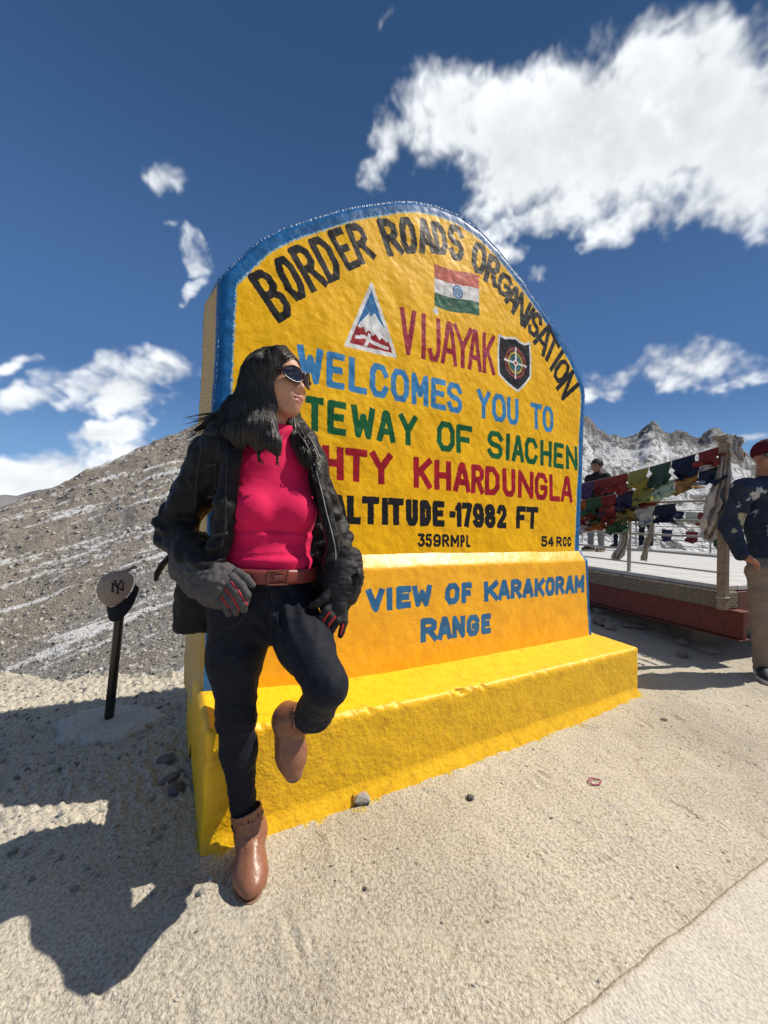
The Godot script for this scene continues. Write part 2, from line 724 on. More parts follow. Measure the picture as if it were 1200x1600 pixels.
func fine_relief(x: float, z: float) -> float:
	var y := 0.0032 * grit_noise.get_noise_2d(x * 3.2, z * 3.2)
	# trodden patches: curved ridges left by soles
	var b := tread_noise.get_noise_2d(x * 0.9 + 7.0, z * 0.9)
	var worn := smoothstep(-0.05, 0.30, grit_noise.get_noise_2d(x * 0.75 + 31.0, z * 0.75))
	var ph := tread_noise.get_noise_2d(x * 0.5, z * 0.5 + 9.0) * 22.0
	y += 0.0052 * worn * smoothstep(0.02, 0.30, b) * sin((x * 0.55 + z * 0.85) * 150.0 + ph * 2.0 + 5.0 * grit_noise.get_noise_2d(x * 0.5, z * 0.5))
	y += 0.0048 * worn * smoothstep(0.05, 0.35, -b) * sin((x * 0.9 - z * 0.4) * 135.0 + ph * 3.0 + 5.0 * grit_noise.get_noise_2d(x * 0.5 + 3.0, z * 0.5))
	# loose stony dirt in the lee of the monument
	var loose := smoothstep(-0.45, -0.85, x) * smoothstep(-1.15, -1.5, z) * smoothstep(-2.9, -2.3, z)
	if loose > 0.0:
		y += loose * (0.020 * absf(grit_noise.get_noise_2d(x * 1.3 + 4.0, z * 1.3)) + 0.016 * grit_noise.get_noise_2d(x * 2.4, z * 2.4))
	return y

func ground_material() -> StandardMaterial3D:
	var m := mat(1, 1, 1, 0.95)
	var n := noise(31, 0.045, 5)
	n.fractal_gain = 0.75
	m.albedo_texture = noise_texture(n, 1024, [[0.0, Color(0.12, 0.104, 0.08)], [0.30, Color(0.35, 0.315, 0.25)], [0.48, Color(0.475, 0.435, 0.355)], [0.7, Color(0.565, 0.523, 0.438)], [1.0, Color(0.71, 0.675, 0.59)]])
	tri(m, 1.4)
	var hn := noise(33, 0.05, 5)
	hn.fractal_gain = 0.7
	relief(m, grey_texture(hn, 1024), 0.45)
	m.vertex_color_use_as_albedo = true
	m.metallic_specular = 0.2
	return m

func ground_patch(x0: float, x1: float, z0: float, z1: float, step: float, fine: bool, drop := 0.0) -> ArrayMesh:
	var cols := int((x1 - x0) / step) + 1
	var rows := int((z1 - z0) / step) + 1
	var v := PackedVector3Array()
	var c := PackedColorArray()
	v.resize(rows * cols)
	c.resize(rows * cols)
	var tint := noise(25, 0.8, 4)
	var inv := sign_frame.affine_inverse()
	for r in rows:
		var z := z1 - r * (z1 - z0) / (rows - 1)
		for k in cols:
			var x := x0 + k * (x1 - x0) / (cols - 1)
			var y := ground_height(x, z) - drop
			if fine:
				y += fine_relief(x, z)
			v[r * cols + k] = Vector3(x, y, z)
			var t := 0.94 + 0.26 * tint.get_noise_2d(x, z)
			var w := clampf(0.5 + 1.2 * tint.get_noise_2d(x * 0.5 + 9.0, z * 0.5), 0.0, 1.0)
			c[r * cols + k] = Color(t, t * lerpf(0.985, 1.0, w), t * lerpf(0.95, 1.02, w))
			if fine and x < 2.2:
				# yellow paint slopped over the foot of the plinth
				var q := inv * Vector3(x, 0, z)
				if q.x > -0.14 and q.x < 2.7 and q.z < 0.2 and q.z > -0.25:
					var far := maxf(q.z, maxf(-q.x - 0.02, q.x - 2.57))
					var reach := 0.030 + 0.05 * tint.get_noise_2d(x * 5.0, z * 5.0) + 0.05 * tint.get_noise_2d(x * 22.0, z * 22.0) - 0.03 * smoothstep(0.0, -0.04, q.x)
					if far < reach:
						c[r * cols + k] = c[r * cols + k].lerp(Color(1.45, 0.85, 0.02), smoothstep(0.0, 0.02, reach - far) * 0.85)
	return mesh_of(v, grid_index(rows, cols), null, c)

func build_ground() -> void:
	var m := ground_material()
	structure("ground", ground_patch(-3.2, 3.6, -4.6, 0.2, 0.0105, true), m)
	structure("ground", ground_patch(-16.0, 26.0, -22.0, 14.0, 0.25, false, 0.03), m)
	# a strip of paler concrete paving with a broken edge
	var a := Vector3(1.324, 0, -1.31)
	var b := Vector3(0.429, 0, -0.861)
	var dir := (a - b).normalized()
	var side := Vector3(-dir.z, 0, dir.x)
	if side.z < 0.0:
		side = -side
	var v := PackedVector3Array()
	var rows := 60
	var cols := 260
	var en := noise(41, 3.0, 4)
	for r in rows:
		for c in cols:
			var u := lerpf(-1.6, 3.4, c / float(cols - 1))
			var ww := pow(r / float(rows - 1), 1.5) * 2.2
			var p := b + dir * u + side * (ww + 0.007 * en.get_noise_1d(u * 2.0) * (1.0 - r / float(rows - 1)))
			var y := ground_height(p.x, p.z)
			y += -0.03 if r == 0 else 0.003 if r == 1 else 0.009 + 0.002 * grit_noise.get_noise_2d(p.x * 2.0, p.z * 2.0)
			if r == 1:
				p -= side * 0.004
			v.append(Vector3(p.x, y, p.z))
	var pm := mat(1, 1, 1, 0.9)
	var n := noise(43, 0.06, 5)
	n.fractal_gain = 0.8
	pm.albedo_texture = noise_texture(n, 1024, [[0.0, Color(0.24, 0.22, 0.19)], [0.35, Color(0.46, 0.43, 0.38)], [0.6, Color(0.56, 0.53, 0.47)], [1.0, Color(0.68, 0.66, 0.60)]])
	tri(pm, 1.1)
	relief(pm, grey_texture(noise(44, 0.08, 5), 1024), 0.25)
	pm.metallic_specular = 0.2
	structure("pavement", mesh_of(v, grid_index(rows, cols, true)), pm)

# ridge line of a mountain as [azimuth in degrees, elevation in degrees]
func ridge_of(points: Array) -> Array:
	var out := []
	for p in points:
		var d := ray(p[0], p[1])
		out.append(Vector2(rad_to_deg(atan2(d.x, -d.z)), rad_to_deg(atan2(d.y, Vector2(d.x, d.z).length()))))
	return out

func along(line: Array, az: float) -> float:
	if az <= line[0].x:
		return line[0].y
	for i in line.size() - 1:
		if az <= line[i + 1].x:
			return lerpf(line[i].y, line[i + 1].y, (az - line[i].x) / (line[i + 1].x - line[i].x))
	return line[-1].y

func slope(called: String, line: Array, az0: float, az1: float, el0: float, r0: float, r1: float, bend: float, cols: int, rows: int, rough: FastNoiseLite, amp: float, ragged: float, paint: Callable, m: Material) -> void:
	var v := PackedVector3Array()
	var c := PackedColorArray()
	for i in rows:
		# the last rows go over the crest and down behind it
		var t := minf(i / float(rows - 6), 1.0)
		var over := maxf(0.0, i - (rows - 6)) / 5.0
		for k in cols:
			var az := lerpf(az0, az1, k / float(cols - 1))
			var r := lerpf(r0, r1, pow(t, bend)) * (1.0 + over * 0.5)
			var el := lerpf(el0, along(line, az), t)
			var a := deg_to_rad(az)
			var p := Vector3(sin(a) * r, EYE.y + r * tan(deg_to_rad(el)) - over * r * 0.35, -cos(a) * r)
			var d := rough.get_noise_3d(p.x, p.y, p.z)
			var near := r / r1
			p.y += amp * near * d * (1.0 - ragged * 0.0)
			if ragged > 0.0:
				var crest := smoothstep(0.80, 1.0, t) * (1.0 - over)
				p.y += ragged * crest * absf(rough.get_noise_3d(p.x * 3.0, 7.0, p.z * 3.0)) * 2.0
			v.append(p)
			c.append(paint.call(p, t, az, d))
	structure(called, mesh_of(v, grid_index(rows, cols), null, c), m)
	if called == "scree_slope":
		var r := RandomNumberGenerator.new()
		r.seed = 3
		while SCREE.size() < 26000:
			var i := r.randi_range(20, rows - 8)
			var k := r.randi_range(60, 330)
			if c[i * cols + k].b < 0.6:
				SCREE.append(v[i * cols + k].lerp(v[(i + 1) * cols + k + 1], r.randf()))

func build_mountains() -> void:
	# scree slope on the left
	var line := ridge_of([[-500, 880], [-200, 838], [0, 786], [60, 766], [130, 737], [180, 716], [240, 692], [300, 668], [380, 632], [470, 600], [600, 585], [760, 640], [860, 740]])
	var streak := noise(51, 0.16, 4)
	var speck := noise(52, 1.4, 4)
	speck.fractal_gain = 0.8
	var blotch := noise(53, 0.05, 3)
	var rough := noise(54, 0.10, 5)
	rough.fractal_gain = 0.6
	var m := mat(1, 1, 1, 0.95)
	m.vertex_color_use_as_albedo = true
	m.metallic_specular = 0.2
	var sn := noise(55, 0.035, 5)
	sn.fractal_gain = 0.85
	m.albedo_texture = noise_texture(sn, 1024, [[0.0, Color(0.22, 0.21, 0.20)], [0.38, Color(0.55, 0.54, 0.53)], [0.5, Color(0.9, 0.88, 0.86)], [0.62, Color(1.15, 1.14, 1.12)], [1.0, Color(1.6, 1.6, 1.6)]])
	tri(m, 0.11)
	relief(m, grey_texture(sn, 1024), 30.0)
	var paint_left := func(p: Vector3, t: float, az: float, d: float) -> Color:
		var s := speck.get_noise_3d(p.x, p.y, p.z)
		var g := 0.40 + 0.27 * s
		var warm := clampf(0.5 + 1.6 * blotch.get_noise_3d(p.x, p.y, p.z) + 0.7 * smoothstep(0.86, 1.0, t), 0.0, 1.0)
		var base := Color(g * 1.02, g * 0.965, g * 0.90).lerp(Color(g * 1.08, g * 0.95, g * 0.80), warm)
		# snow lies in runnels that climb with the slope
		var al := p.x * 0.75 + p.y * 1.1
		var ac := p.y * 1.35 - p.x * 0.62 - p.z * 0.12
		var st := 0.75 * streak.get_noise_3d(al * 0.22, ac * 3.2, 5.0) + 0.60 * streak.get_noise_3d(al * 1.0, ac * 9.0, 15.0) + 0.45 * s
		var where := 0.05 * sin(ac * 0.9 + 1.0) + 0.46 * blotch.get_noise_3d(p.x * 1.4, p.y * 1.4, p.z * 1.4 + 30.0)
		var k := smoothstep(0.26, 0.42, st + where + 0.08)
		return base.lerp(Color(1.05, 1.07, 1.10), k)
	slope("scree_slope", line, -75.0, 24.0, -40.0, 9.0, 78.0, 1.5, 520, 330, rough, 1.4, 0.15, paint_left, m)
	# snowy crest on the right
	var line2 := ridge_of([[300, 700], [700, 640], [880, 640], [917, 655], [932, 667], [948, 674], [965, 675], [985, 683], [1000, 682], [1010, 673], [1018, 667], [1028, 671], [1034, 677], [1045, 684], [1058, 680], [1068, 678], [1080, 687], [1092, 690], [1101, 682], [1112, 678], [1122, 680], [1132, 690], [1142, 700], [1160, 712], [1200, 735], [1300, 770], [1500, 800]])
	var rn := noise(61, 0.018, 5)
	rn.fractal_gain = 0.62
	var rib := noise(62, 0.03, 4)
	var m2 := mat(1, 1, 1, 0.9)
	m2.vertex_color_use_as_albedo = true
	m2.metallic_specular = 0.25
	var bn := noise(63, 0.02, 6)
	bn.fractal_gain = 0.75
	bn.fractal_type = FastNoiseLite.FRACTAL_RIDGED
	m2.albedo_texture = noise_texture(bn, 1024, [[0.0, Color(1.1, 1.1, 1.1)], [0.60, Color(1.02, 1.02, 1.02)], [0.74, Color(0.72, 0.71, 0.70)], [0.88, Color(0.40, 0.39, 0.38)], [1.0, Color(0.25, 0.25, 0.25)]])
	tri(m2, 0.016)
	relief(m2, grey_texture(bn, 1024), -300.0)
	var paint_right := func(p: Vector3, t: float, az: float, d: float) -> Color:
		var al := p.x * 0.9 + p.y * 0.9
		var ac := p.y * 0.9 - p.x * 0.7
		var st := 0.6 * rib.get_noise_3d(al * 0.5, ac * 3.0, p.z * 0.3) + 0.75 * rib.get_noise_3d(al * 3.5, ac * 14.0, 3.0) + 0.5 * rib.get_noise_3d(al * 9.0, ac * 30.0, p.z * 4.0)
		var rock := smoothstep(0.06, 0.20, st + 0.22 * d)
		rock = maxf(rock, smoothstep(0.87, 0.97, t + 0.16 * st))
		var g := 0.16 + 0.10 * rib.get_noise_3d(p.x * 4.0, p.y * 4.0, p.z * 4.0)
		return Color(0.82, 0.84, 0.87).lerp(Color(g * 1.04, g, g * 0.95), rock * 0.92)
	slope("snow_mountain", line2, 2.0, 68.0, -9.0, 26.0, 330.0, 2.0, 420, 240, rn, 11.0, 1.6, paint_right, m2)
	# far ranges and the valley floor out to the horizon
	var far_line := ridge_of([[-900, 800], [-400, 790], [-100, 776], [20, 778], [60, 772], [110, 768], [160, 778], [300, 770], [600, 790], [900, 800], [1200, 812], [1600, 830]])
	var fn := noise(71, 0.0012, 5)
	var fm := mat(0.23, 0.225, 0.235, 0.95)
	fm.metallic_specular = 0.1
	fm.vertex_color_use_as_albedo = true
	var paint_far := func(p: Vector3, t: float, az: float, d: float) -> Color:
		return Color(1, 1, 1).lerp(Color(2.2, 2.3, 2.4), smoothstep(0.1, 0.4, d))
	slope("far_range", far_line, -88.0, 88.0, -6.0, 1500.0, 4200.0, 1.0, 200, 30, fn, 160.0, 40.0, paint_far, fm)
	var disc := PlaneMesh.new()
	disc.size = Vector2(12000, 12000)
	var valley := structure("valley", disc, tri(mat(0.30, 0.28, 0.25, 0.95), 0.01))
	valley.position.y = -70.0

# ---------------------------------------------------------------- the monument
# own axes: u along the front, v up, w out of the front; the origin is the near foot of the plinth
var sign_frame := Transform3D(Basis(Vector3.UP, deg_to_rad(30.0)), Vector3(-0.524, 0, -1.248))
const ARC := [[-0.003, 0.86], [-0.003, 2.074], [0.054, 2.162], [0.151, 2.300], [0.255, 2.398], [0.418, 2.520], [0.600, 2.648], [0.824, 2.779], [0.957, 2.840], [1.087, 2.878], [1.259, 2.898], [1.428, 2.878], [1.593, 2.822], [1.814, 2.708], [1.998, 2.592], [2.235, 2.430], [2.375, 2.310], [2.496, 2.160], [2.530, 2.074], [2.500, 0.86]]
const PANEL_W := -0.38
const BACK_W := -0.66
var sign_lumps := noise(101, 3.0, 4)
var sign_peel := noise(102, 22.0, 3)

func to_sign(px: float, py: float, w: float) -> Vector2:
	var n := sign_frame.basis.z
	var d := ray(px, py)
	var p := EYE + d * ((sign_frame.origin + n * w - EYE).dot(n) / d.dot(n))
	var q := sign_frame.affine_inverse() * p
	return Vector2(q.x, q.y)

class Canvas:
	var w: int
	var h: int
	var from: Vector2
	var per: float          # pixels per metre
	var px: PackedByteArray
	var wob: FastNoiseLite
	var tone: FastNoiseLite

	func _init(lo: Vector2, hi: Vector2, width: int, base: Color, wobble: FastNoiseLite, t: FastNoiseLite) -> void:
		from = lo
		w = width
		per = width / (hi.x - lo.x)
		h = int((hi.y - lo.y) * per)
		wob = wobble
		tone = t
		var n := FastNoiseLite.new()
		n.seed = 5
		n.frequency = 0.012
		n.fractal_octaves = 5
		n.fractal_gain = 0.62
		var g := n.get_image(w, h, false, false, false).get_data()
		px = PackedByteArray()
		px.resize(w * h * 3)
		var r := PackedByteArray()
		var gg := PackedByteArray()
		var b := PackedByteArray()
		for i in 256:
			var t2 := (i - 128) / 128.0
			var c := (base * (1.0 + 0.13 * t2)).clamp()
			c.g = clampf(base.g * (1.0 + 0.17 * t2), 0, 1)
			c = c.linear_to_srgb()
			r.append(int(c.r * 255))
			gg.append(int(c.g * 255))
			b.append(int(c.b * 255))
		for i in w * h:
			var k := g[i]
			px[i * 3] = r[k]
			px[i * 3 + 1] = gg[k]
			px[i * 3 + 2] = b[k]

	func dab(x: int, y: int, c: Color, a: float) -> void:
		if x < 0 or y < 0 or x >= w or y >= h or a <= 0.0:
			return
		var k := 1.0 + 0.16 * tone.get_noise_2d(x, y)
		var i := (y * w + x) * 3
		a = minf(a, 1.0)
		px[i] = int(lerpf(px[i], minf(c.r * k, 1.0) * 255.0, a))
		px[i + 1] = int(lerpf(px[i + 1], minf(c.g * k, 1.0) * 255.0, a))
		px[i + 2] = int(lerpf(px[i + 2], minf(c.b * k, 1.0) * 255.0, a))

	# brush strokes: a list of polylines in metres; square ends
	func strokes(lines: Array, half: float, color: Color, wobble := 0.0022) -> void:
		var c := color.linear_to_srgb()
		var lo := Vector2.INF
		var hi := -Vector2.INF
		var segs := []
		for l in lines:
			for i in l.size() - 1:
				var a: Vector2 = l[i]
				var b: Vector2 = l[i + 1]
				lo = lo.min(a).min(b)
				hi = hi.max(a).max(b)
				var e := b - a
				var len := maxf(e.length(), 1e-5)
				segs.append([a, e / len, len, i == 0, i == l.size() - 2])
		lo -= Vector2.ONE * (half * 1.5)
		hi += Vector2.ONE * (half * 1.5)
		var x0 := maxi(0, int((lo.x - from.x) * per))
		var x1 := mini(w - 1, int((hi.x - from.x) * per))
		var y0 := maxi(0, h - 1 - int((hi.y - from.y) * per))
		var y1 := mini(h - 1, h - 1 - int((lo.y - from.y) * per))
		for y in range(y0, y1 + 1):
			for x in range(x0, x1 + 1):
				var p := Vector2(from.x + (x + 0.5) / per, from.y + (h - 1 - y + 0.5) / per)
				var best := 1.0
				for s in segs:
					var q: Vector2 = p - s[0]
					var dir: Vector2 = s[1]
					var al := q.dot(dir)
					var ac := absf(q.cross(dir))
					if ac > half + 0.006:
						continue
					var e: float
					var len: float = s[2]
					if al < 0.0:
						e = maxf(ac - half, -al - half * 0.9) if s[3] else sqrt(al * al + ac * ac) - half
					elif al > len:
						e = maxf(ac - half, al - len - half * 0.9) if s[4] else sqrt((al - len) * (al - len) + ac * ac) - half
					else:
						e = ac - half
					if e < best:
						best = e
				if best < 0.008:
					best += wobble * wob.get_noise_2d(p.x * 100.0, p.y * 100.0)
					dab(x, y, c, 0.5 - best * per)

	func area(points: Array, color: Color, wobble := 0.002) -> void:
		var c := color.linear_to_srgb()
		var lo := Vector2.INF
		var hi := -Vector2.INF
		var poly := PackedVector2Array()
		for p in points:
			lo = lo.min(p)
			hi = hi.max(p)
			poly.append(p)
		var x0 := int((lo.x - from.x) * per) - 1
		var x1 := int((hi.x - from.x) * per) + 1
		var y0 := h - 2 - int((hi.y - from.y) * per)
		var y1 := h - int((lo.y - from.y) * per)
		for y in range(y0, y1 + 1):
			for x in range(x0, x1 + 1):
				var p := Vector2(from.x + (x + 0.5) / per, from.y + (h - 1 - y + 0.5) / per)
				p += Vector2(wob.get_noise_2d(p.x * 90.0, p.y * 90.0), wob.get_noise_2d(p.y * 90.0, p.x * 90.0 + 50.0)) * wobble
				if Geometry2D.is_point_in_polygon(p, poly):
					dab(x, y, c, 1.0)

	func texture() -> ImageTexture:
		return ImageTexture.create_from_image(Image.create_from_data(w, h, false, Image.FORMAT_RGB8, px))

# block letters as brush strokes in a unit box
const GLYPHS := {
	"A": [[[0, 0], [0.42, 1], [0.58, 1], [1, 0]], [[0.18, 0.3], [0.82, 0.3]]],
	"B": [[[0, 0], [0, 1], [0.62, 1], [0.9, 0.86], [0.9, 0.66], [0.6, 0.53], [0, 0.53]], [[0.6, 0.53], [1, 0.38], [1, 0.14], [0.68, 0], [0, 0]]],
	"C": [[[1, 0.76], [0.78, 1], [0.22, 1], [0, 0.76], [0, 0.24], [0.22, 0], [0.78, 0], [1, 0.24]]],
	"D": [[[0, 0], [0, 1], [0.6, 1], [1, 0.74], [1, 0.26], [0.6, 0], [0, 0]]],
	"E": [[[1, 1], [0, 1], [0, 0], [1, 0]], [[0, 0.52], [0.82, 0.52]]],
	"F": [[[1, 1], [0, 1], [0, 0]], [[0, 0.5], [0.8, 0.5]]],
	"G": [[[1, 0.78], [0.78, 1], [0.22, 1], [0, 0.76], [0, 0.24], [0.22, 0], [0.75, 0], [1, 0.2], [1, 0.45], [0.58, 0.45]]],
	"H": [[[0, 0], [0, 1]], [[1, 0], [1, 1]], [[0, 0.5], [1, 0.5]]],
	"I": [[[0.5, 0], [0.5, 1]]],
	"J": [[[1, 1], [1, 0.2], [0.75, 0], [0.25, 0], [0, 0.18]]],
	"K": [[[0, 0], [0, 1]], [[1, 1], [0.06, 0.42]], [[0.34, 0.58], [1, 0]]],
	"L": [[[0, 1], [0, 0], [1, 0]]],
	"M": [[[0, 0], [0, 1], [0.5, 0.32], [1, 1], [1, 0]]],
	"N": [[[0, 0], [0, 1], [1, 0], [1, 1]]],
	"O": [[[0.25, 0], [0, 0.25], [0, 0.75], [0.25, 1], [0.75, 1], [1, 0.75], [1, 0.25], [0.75, 0], [0.25, 0], [0, 0.25]]],
	"P": [[[0, 0], [0, 1], [0.7, 1], [1, 0.84], [1, 0.6], [0.7, 0.45], [0, 0.45]]],
	"R": [[[0, 0], [0, 1], [0.65, 1], [0.95, 0.86], [0.95, 0.62], [0.65, 0.48], [0, 0.48]], [[0.5, 0.46], [1, 0]]],
	"S": [[[1, 0.8], [0.78, 1], [0.22, 1], [0, 0.82], [0, 0.66], [0.2, 0.54], [0.8, 0.46], [1, 0.33], [1, 0.17], [0.78, 0], [0.2, 0], [0, 0.2]]],
	"T": [[[0, 1], [1, 1]], [[0.5, 1], [0.5, 0]]],
	"U": [[[0, 1], [0, 0.2], [0.25, 0], [0.75, 0], [1, 0.2], [1, 1]]],
	"V": [[[0, 1], [0.5, 0], [1, 1]]],
	"W": [[[0, 1], [0.22, 0], [0.5, 0.72], [0.78, 0], [1, 1]]],
	"Y": [[[0, 1], [0.5, 0.48], [1, 1]], [[0.5, 0.48], [0.5, 0]]],
	"1": [[[0.1, 0.82], [0.6, 1], [0.6, 0]]],
	"2": [[[0, 0.78], [0.22, 1], [0.75, 1], [1, 0.8], [1, 0.62], [0, 0], [1, 0]]],
	"3": [[[0, 1], [0.95, 1], [0.45, 0.58], [0.8, 0.55], [1, 0.38], [1, 0.18], [0.75, 0], [0.2, 0], [0, 0.15]]],
	"4": [[[0.75, 0], [0.75, 1], [0, 0.3], [1, 0.3]]],
	"5": [[[0.95, 1], [0.08, 1], [0.05, 0.58], [0.7, 0.6], [1, 0.42], [1, 0.18], [0.75, 0], [0.2, 0], [0, 0.15]]],
	"7": [[[0, 1], [1, 1], [0.4, 0]]],
	"8": [[[0.5, 0.52], [0.08, 0.68], [0.08, 0.85], [0.3, 1], [0.7, 1], [0.92, 0.85], [0.92, 0.68], [0.5, 0.52], [0, 0.34], [0, 0.16], [0.25, 0], [0.75, 0], [1, 0.16], [1, 0.34], [0.5, 0.52]]],
	"9": [[[1, 0.55], [0.75, 0.42], [0.25, 0.42], [0, 0.6], [0, 0.82], [0.25, 1], [0.75, 1], [1, 0.82], [1, 0.2], [0.75, 0], [0.2, 0], [0, 0.14]]],
	"-": [[[0, 0.5], [1, 0.5]]],
}

# a letter in the quad tl, tr, bl, br (metres)
func letter(cv: Canvas, ch: String, q: Array, half: float, color: Color) -> void:
	var wide: float = maxf(((q[1] - q[0]).length() + (q[3] - q[2]).length()) / 2.0, 0.001)
	var high: float = ((q[2] - q[0]).length() + (q[3] - q[1]).length()) / 2.0
	var ix := minf(half / wide, 0.49)
	var iy := minf(half / high, 0.45)
	var lines := []
	for l in GLYPHS[ch]:
		var pl := []
		for p in l:
			var x := lerpf(ix, 1.0 - ix, p[0])
			var y := lerpf(iy, 1.0 - iy, p[1])
			pl.append((q[2].lerp(q[3], x) as Vector2).lerp(q[0].lerp(q[1], x), y))
		lines.append(pl)
	cv.strokes(lines, half, color)

# a row of letters between two lines of the photograph: [x, y of top, y of bottom] at two places, and the span of each letter
func row(cv: Canvas, text: String, spans: Array, ends: Array, w: float, half: float, color: Color, lean := 0.0) -> void:
	var a: Array = ends[0]
	var b: Array = ends[1]
	var i := 0
	for ch in text:
		var s: Array = spans[i]
		var q := []
		for top in [1, 2]:
			for x in s:
				var y := lerpf(a[top], b[top], (float(x) - a[0]) / (float(b[0]) - a[0]))
				var p := to_sign(x, y, w)
				if lean != 0.0:
					for k in 3:
						p = to_sign(x, y, w - lean * (p.y - 0.33))
				q.append(p)
		letter(cv, ch, q, half, color)
		i += 1

const BLACK := Color(0.012, 0.012, 0.014)
const SKY_BLUE := Color(0.045, 0.22, 0.48)
const DEEP_BLUE := Color(0.012, 0.115, 0.31)
const GREEN := Color(0.008, 0.105, 0.036)
const CRIMSON := Color(0.34, 0.010, 0.022)
const MAROON := Color(0.32, 0.022, 0.045)
const WHITE := Color(0.72, 0.72, 0.71)
const YELLOW := Color(0.88, 0.475, 0.006)

func quad_px(list: Array, w: float) -> Array:
	var out := []
	for p in list:
		out.append(to_sign(p[0], p[1], w))
	return out

func paint_panel() -> Canvas:
	var cv := Canvas.new(Vector2(-0.03, 0.84), Vector2(2.56, 2.93), 1640, YELLOW, noise(5, 0.6, 2), noise(6, 0.02, 3))
	var w := PANEL_W
	# border
	var edge := []
	for p in ARC:
		edge.append(Vector2(p[0], p[1]))
	for i in edge.size() - 1:
		cv.strokes([[edge[i], edge[i + 1]]], 0.068, Color(0.30, 0.42, 0.50), 0.006)
	for i in edge.size() - 1:
		cv.strokes([[edge[i], edge[i + 1]]], 0.061, DEEP_BLUE, 0.006)
	# curved title
	var title := "BORDERROADSORGANISATION"
	var quads := [
		[[383.7, 431], [417, 415], [436, 506], [461, 490]], [[422, 407], [448, 397], [457, 474], [484, 462]], [[447, 388], [475, 378], [487, 459], [515, 445]], [[479, 374], [507, 365], [515, 443], [539, 432]], [[509, 361], [532, 354], [544, 425], [565, 415]], [[537, 351], [564, 347], [564, 416], [589, 402]],
		[[587.5, 340], [614, 341], [607, 402], [634, 396]], [[621, 339], [643, 339.5], [630, 397], [656, 395]], [[649, 339.5], [672, 342], [656, 396], [682, 397]], [[672, 343.5], [695, 349], [681, 398], [702, 399]], [[699, 347], [724, 355], [703, 406], [725, 408]],
		[[739, 376], [761, 383], [736, 425], [759, 430]], [[764, 396], [785, 405], [755, 437], [776, 452]], [[782, 421], [803, 436], [775, 457], [796, 467]], [[799, 440], [818, 456], [788, 471], [804, 489]], [[815, 454], [832, 476], [798, 487], [816, 513]], [[832, 476], [839, 485], [814, 507], [822, 517]], [[836, 483], [850, 500], [822, 516], [838, 531]],
		[[851, 497], [867, 521], [832, 535], [849, 560]], [[861, 513], [876, 541], [845, 552], [860, 577]], [[877, 542], [884, 553], [855, 573], [863, 585]], [[880, 556], [893, 577], [861, 583], [875, 604]], [[895, 576], [906, 603], [868, 606], [879, 627]]]
	for i in title.length():
		letter(cv, title[i], quad_px(quads[i], w), 0.0172 if i < 6 else 0.0195 if i < 13 else 0.0165, BLACK)
	# painted flag
	var fl := func(x: float, y: float) -> Vector2:
		var sag := 5.0 * sin((x - 0.1) * 6.0) * 0.35
		return to_sign(lerpf(678.7, 749, x), lerpf(lerpf(413, 432, x), lerpf(479, 495, x), y) + sag, w)
	for band in 3:
		var pts := []
		for k in 13:
			pts.append(fl.call(k / 12.0, band / 3.0))
		for k in 13:
			pts.append(fl.call(1.0 - k / 12.0, (band + 1) / 3.0))
		cv.area(pts, [Color(0.50, 0.105, 0.075), Color(0.66, 0.65, 0.64), Color(0.012, 0.10, 0.055)][band])
	var hub: Vector2 = fl.call(0.52, 0.5)
	var circle := func(c: Vector2, r: float, tall := 1.0) -> Array:
		var out := []
		for k in 25:
			out.append(c + Vector2(cos(TAU * k / 24.0), sin(TAU * k / 24.0) * tall) * r)
		return out
	cv.strokes([circle.call(hub, 0.034)], 0.005, Color(0.05, 0.16, 0.36), 0.001)
	cv.strokes([circle.call(hub, 0.018)], 0.006, Color(0.10, 0.24, 0.42), 0.001)
	for k in 8:
		var a := TAU * k / 8.0
		cv.strokes([[hub, hub + Vector2(cos(a), sin(a)) * 0.03]], 0.002, Color(0.12, 0.25, 0.42), 0.001)
	cv.area(circle.call(to_sign(681, 486, w), 0.020), WHITE)
	# triangular emblem: sky, snowy peaks, red earth with a crossing road
	var apex := to_sign(580.5, 445, w)
	var bl := to_sign(541, 539, w)
	var br := to_sign(618, 556.5, w)
	cv.area([apex, br, bl], WHITE)
	var mid := (apex + bl + br) / 3.0
	var inn := func(p: Vector2) -> Vector2: return mid + (p - mid) * 0.87
	var ta: Vector2 = inn.call(apex)
	var tb: Vector2 = inn.call(bl)
	var tc: Vector2 = inn.call(br)
	cv.area([ta, tc, tb], Color(0.02, 0.15, 0.36))
	var tr_pt := func(x: float, y: float) -> Vector2: return tb.lerp(tc, x) .lerp(ta, y)
	cv.area([tr_pt.call(-0.0, 0.30), tr_pt.call(0.08, 0.42), tr_pt.call(0.22, 0.52), tr_pt.call(0.35, 0.60), tr_pt.call(0.45, 0.53), tr_pt.call(0.55, 0.58), tr_pt.call(0.72, 0.62), tr_pt.call(0.85, 0.50), tr_pt.call(1.0, 0.40), tr_pt.call(1.0, 0.0), tr_pt.call(0.0, 0.0)], WHITE)
	cv.area([tb, tr_pt.call(0.0, 0.34), tr_pt.call(0.12, 0.30), tr_pt.call(0.22, 0.34), tr_pt.call(0.32, 0.24), tr_pt.call(0.42, 0.30), tr_pt.call(0.52, 0.21), tr_pt.call(0.62, 0.26), tr_pt.call(0.72, 0.17), tr_pt.call(0.82, 0.22), tr_pt.call(0.92, 0.16), tr_pt.call(1.0, 0.18), tc], Color(0.33, 0.022, 0.028))
	cv.strokes([[tr_pt.call(0.1, 0.13), tr_pt.call(0.3, 0.17), tr_pt.call(0.55, 0.10), tr_pt.call(0.9, 0.06)], [tr_pt.call(0.44, 0.22), tr_pt.call(0.42, 0.12), tr_pt.call(0.36, 0.03)]], 0.009, WHITE)
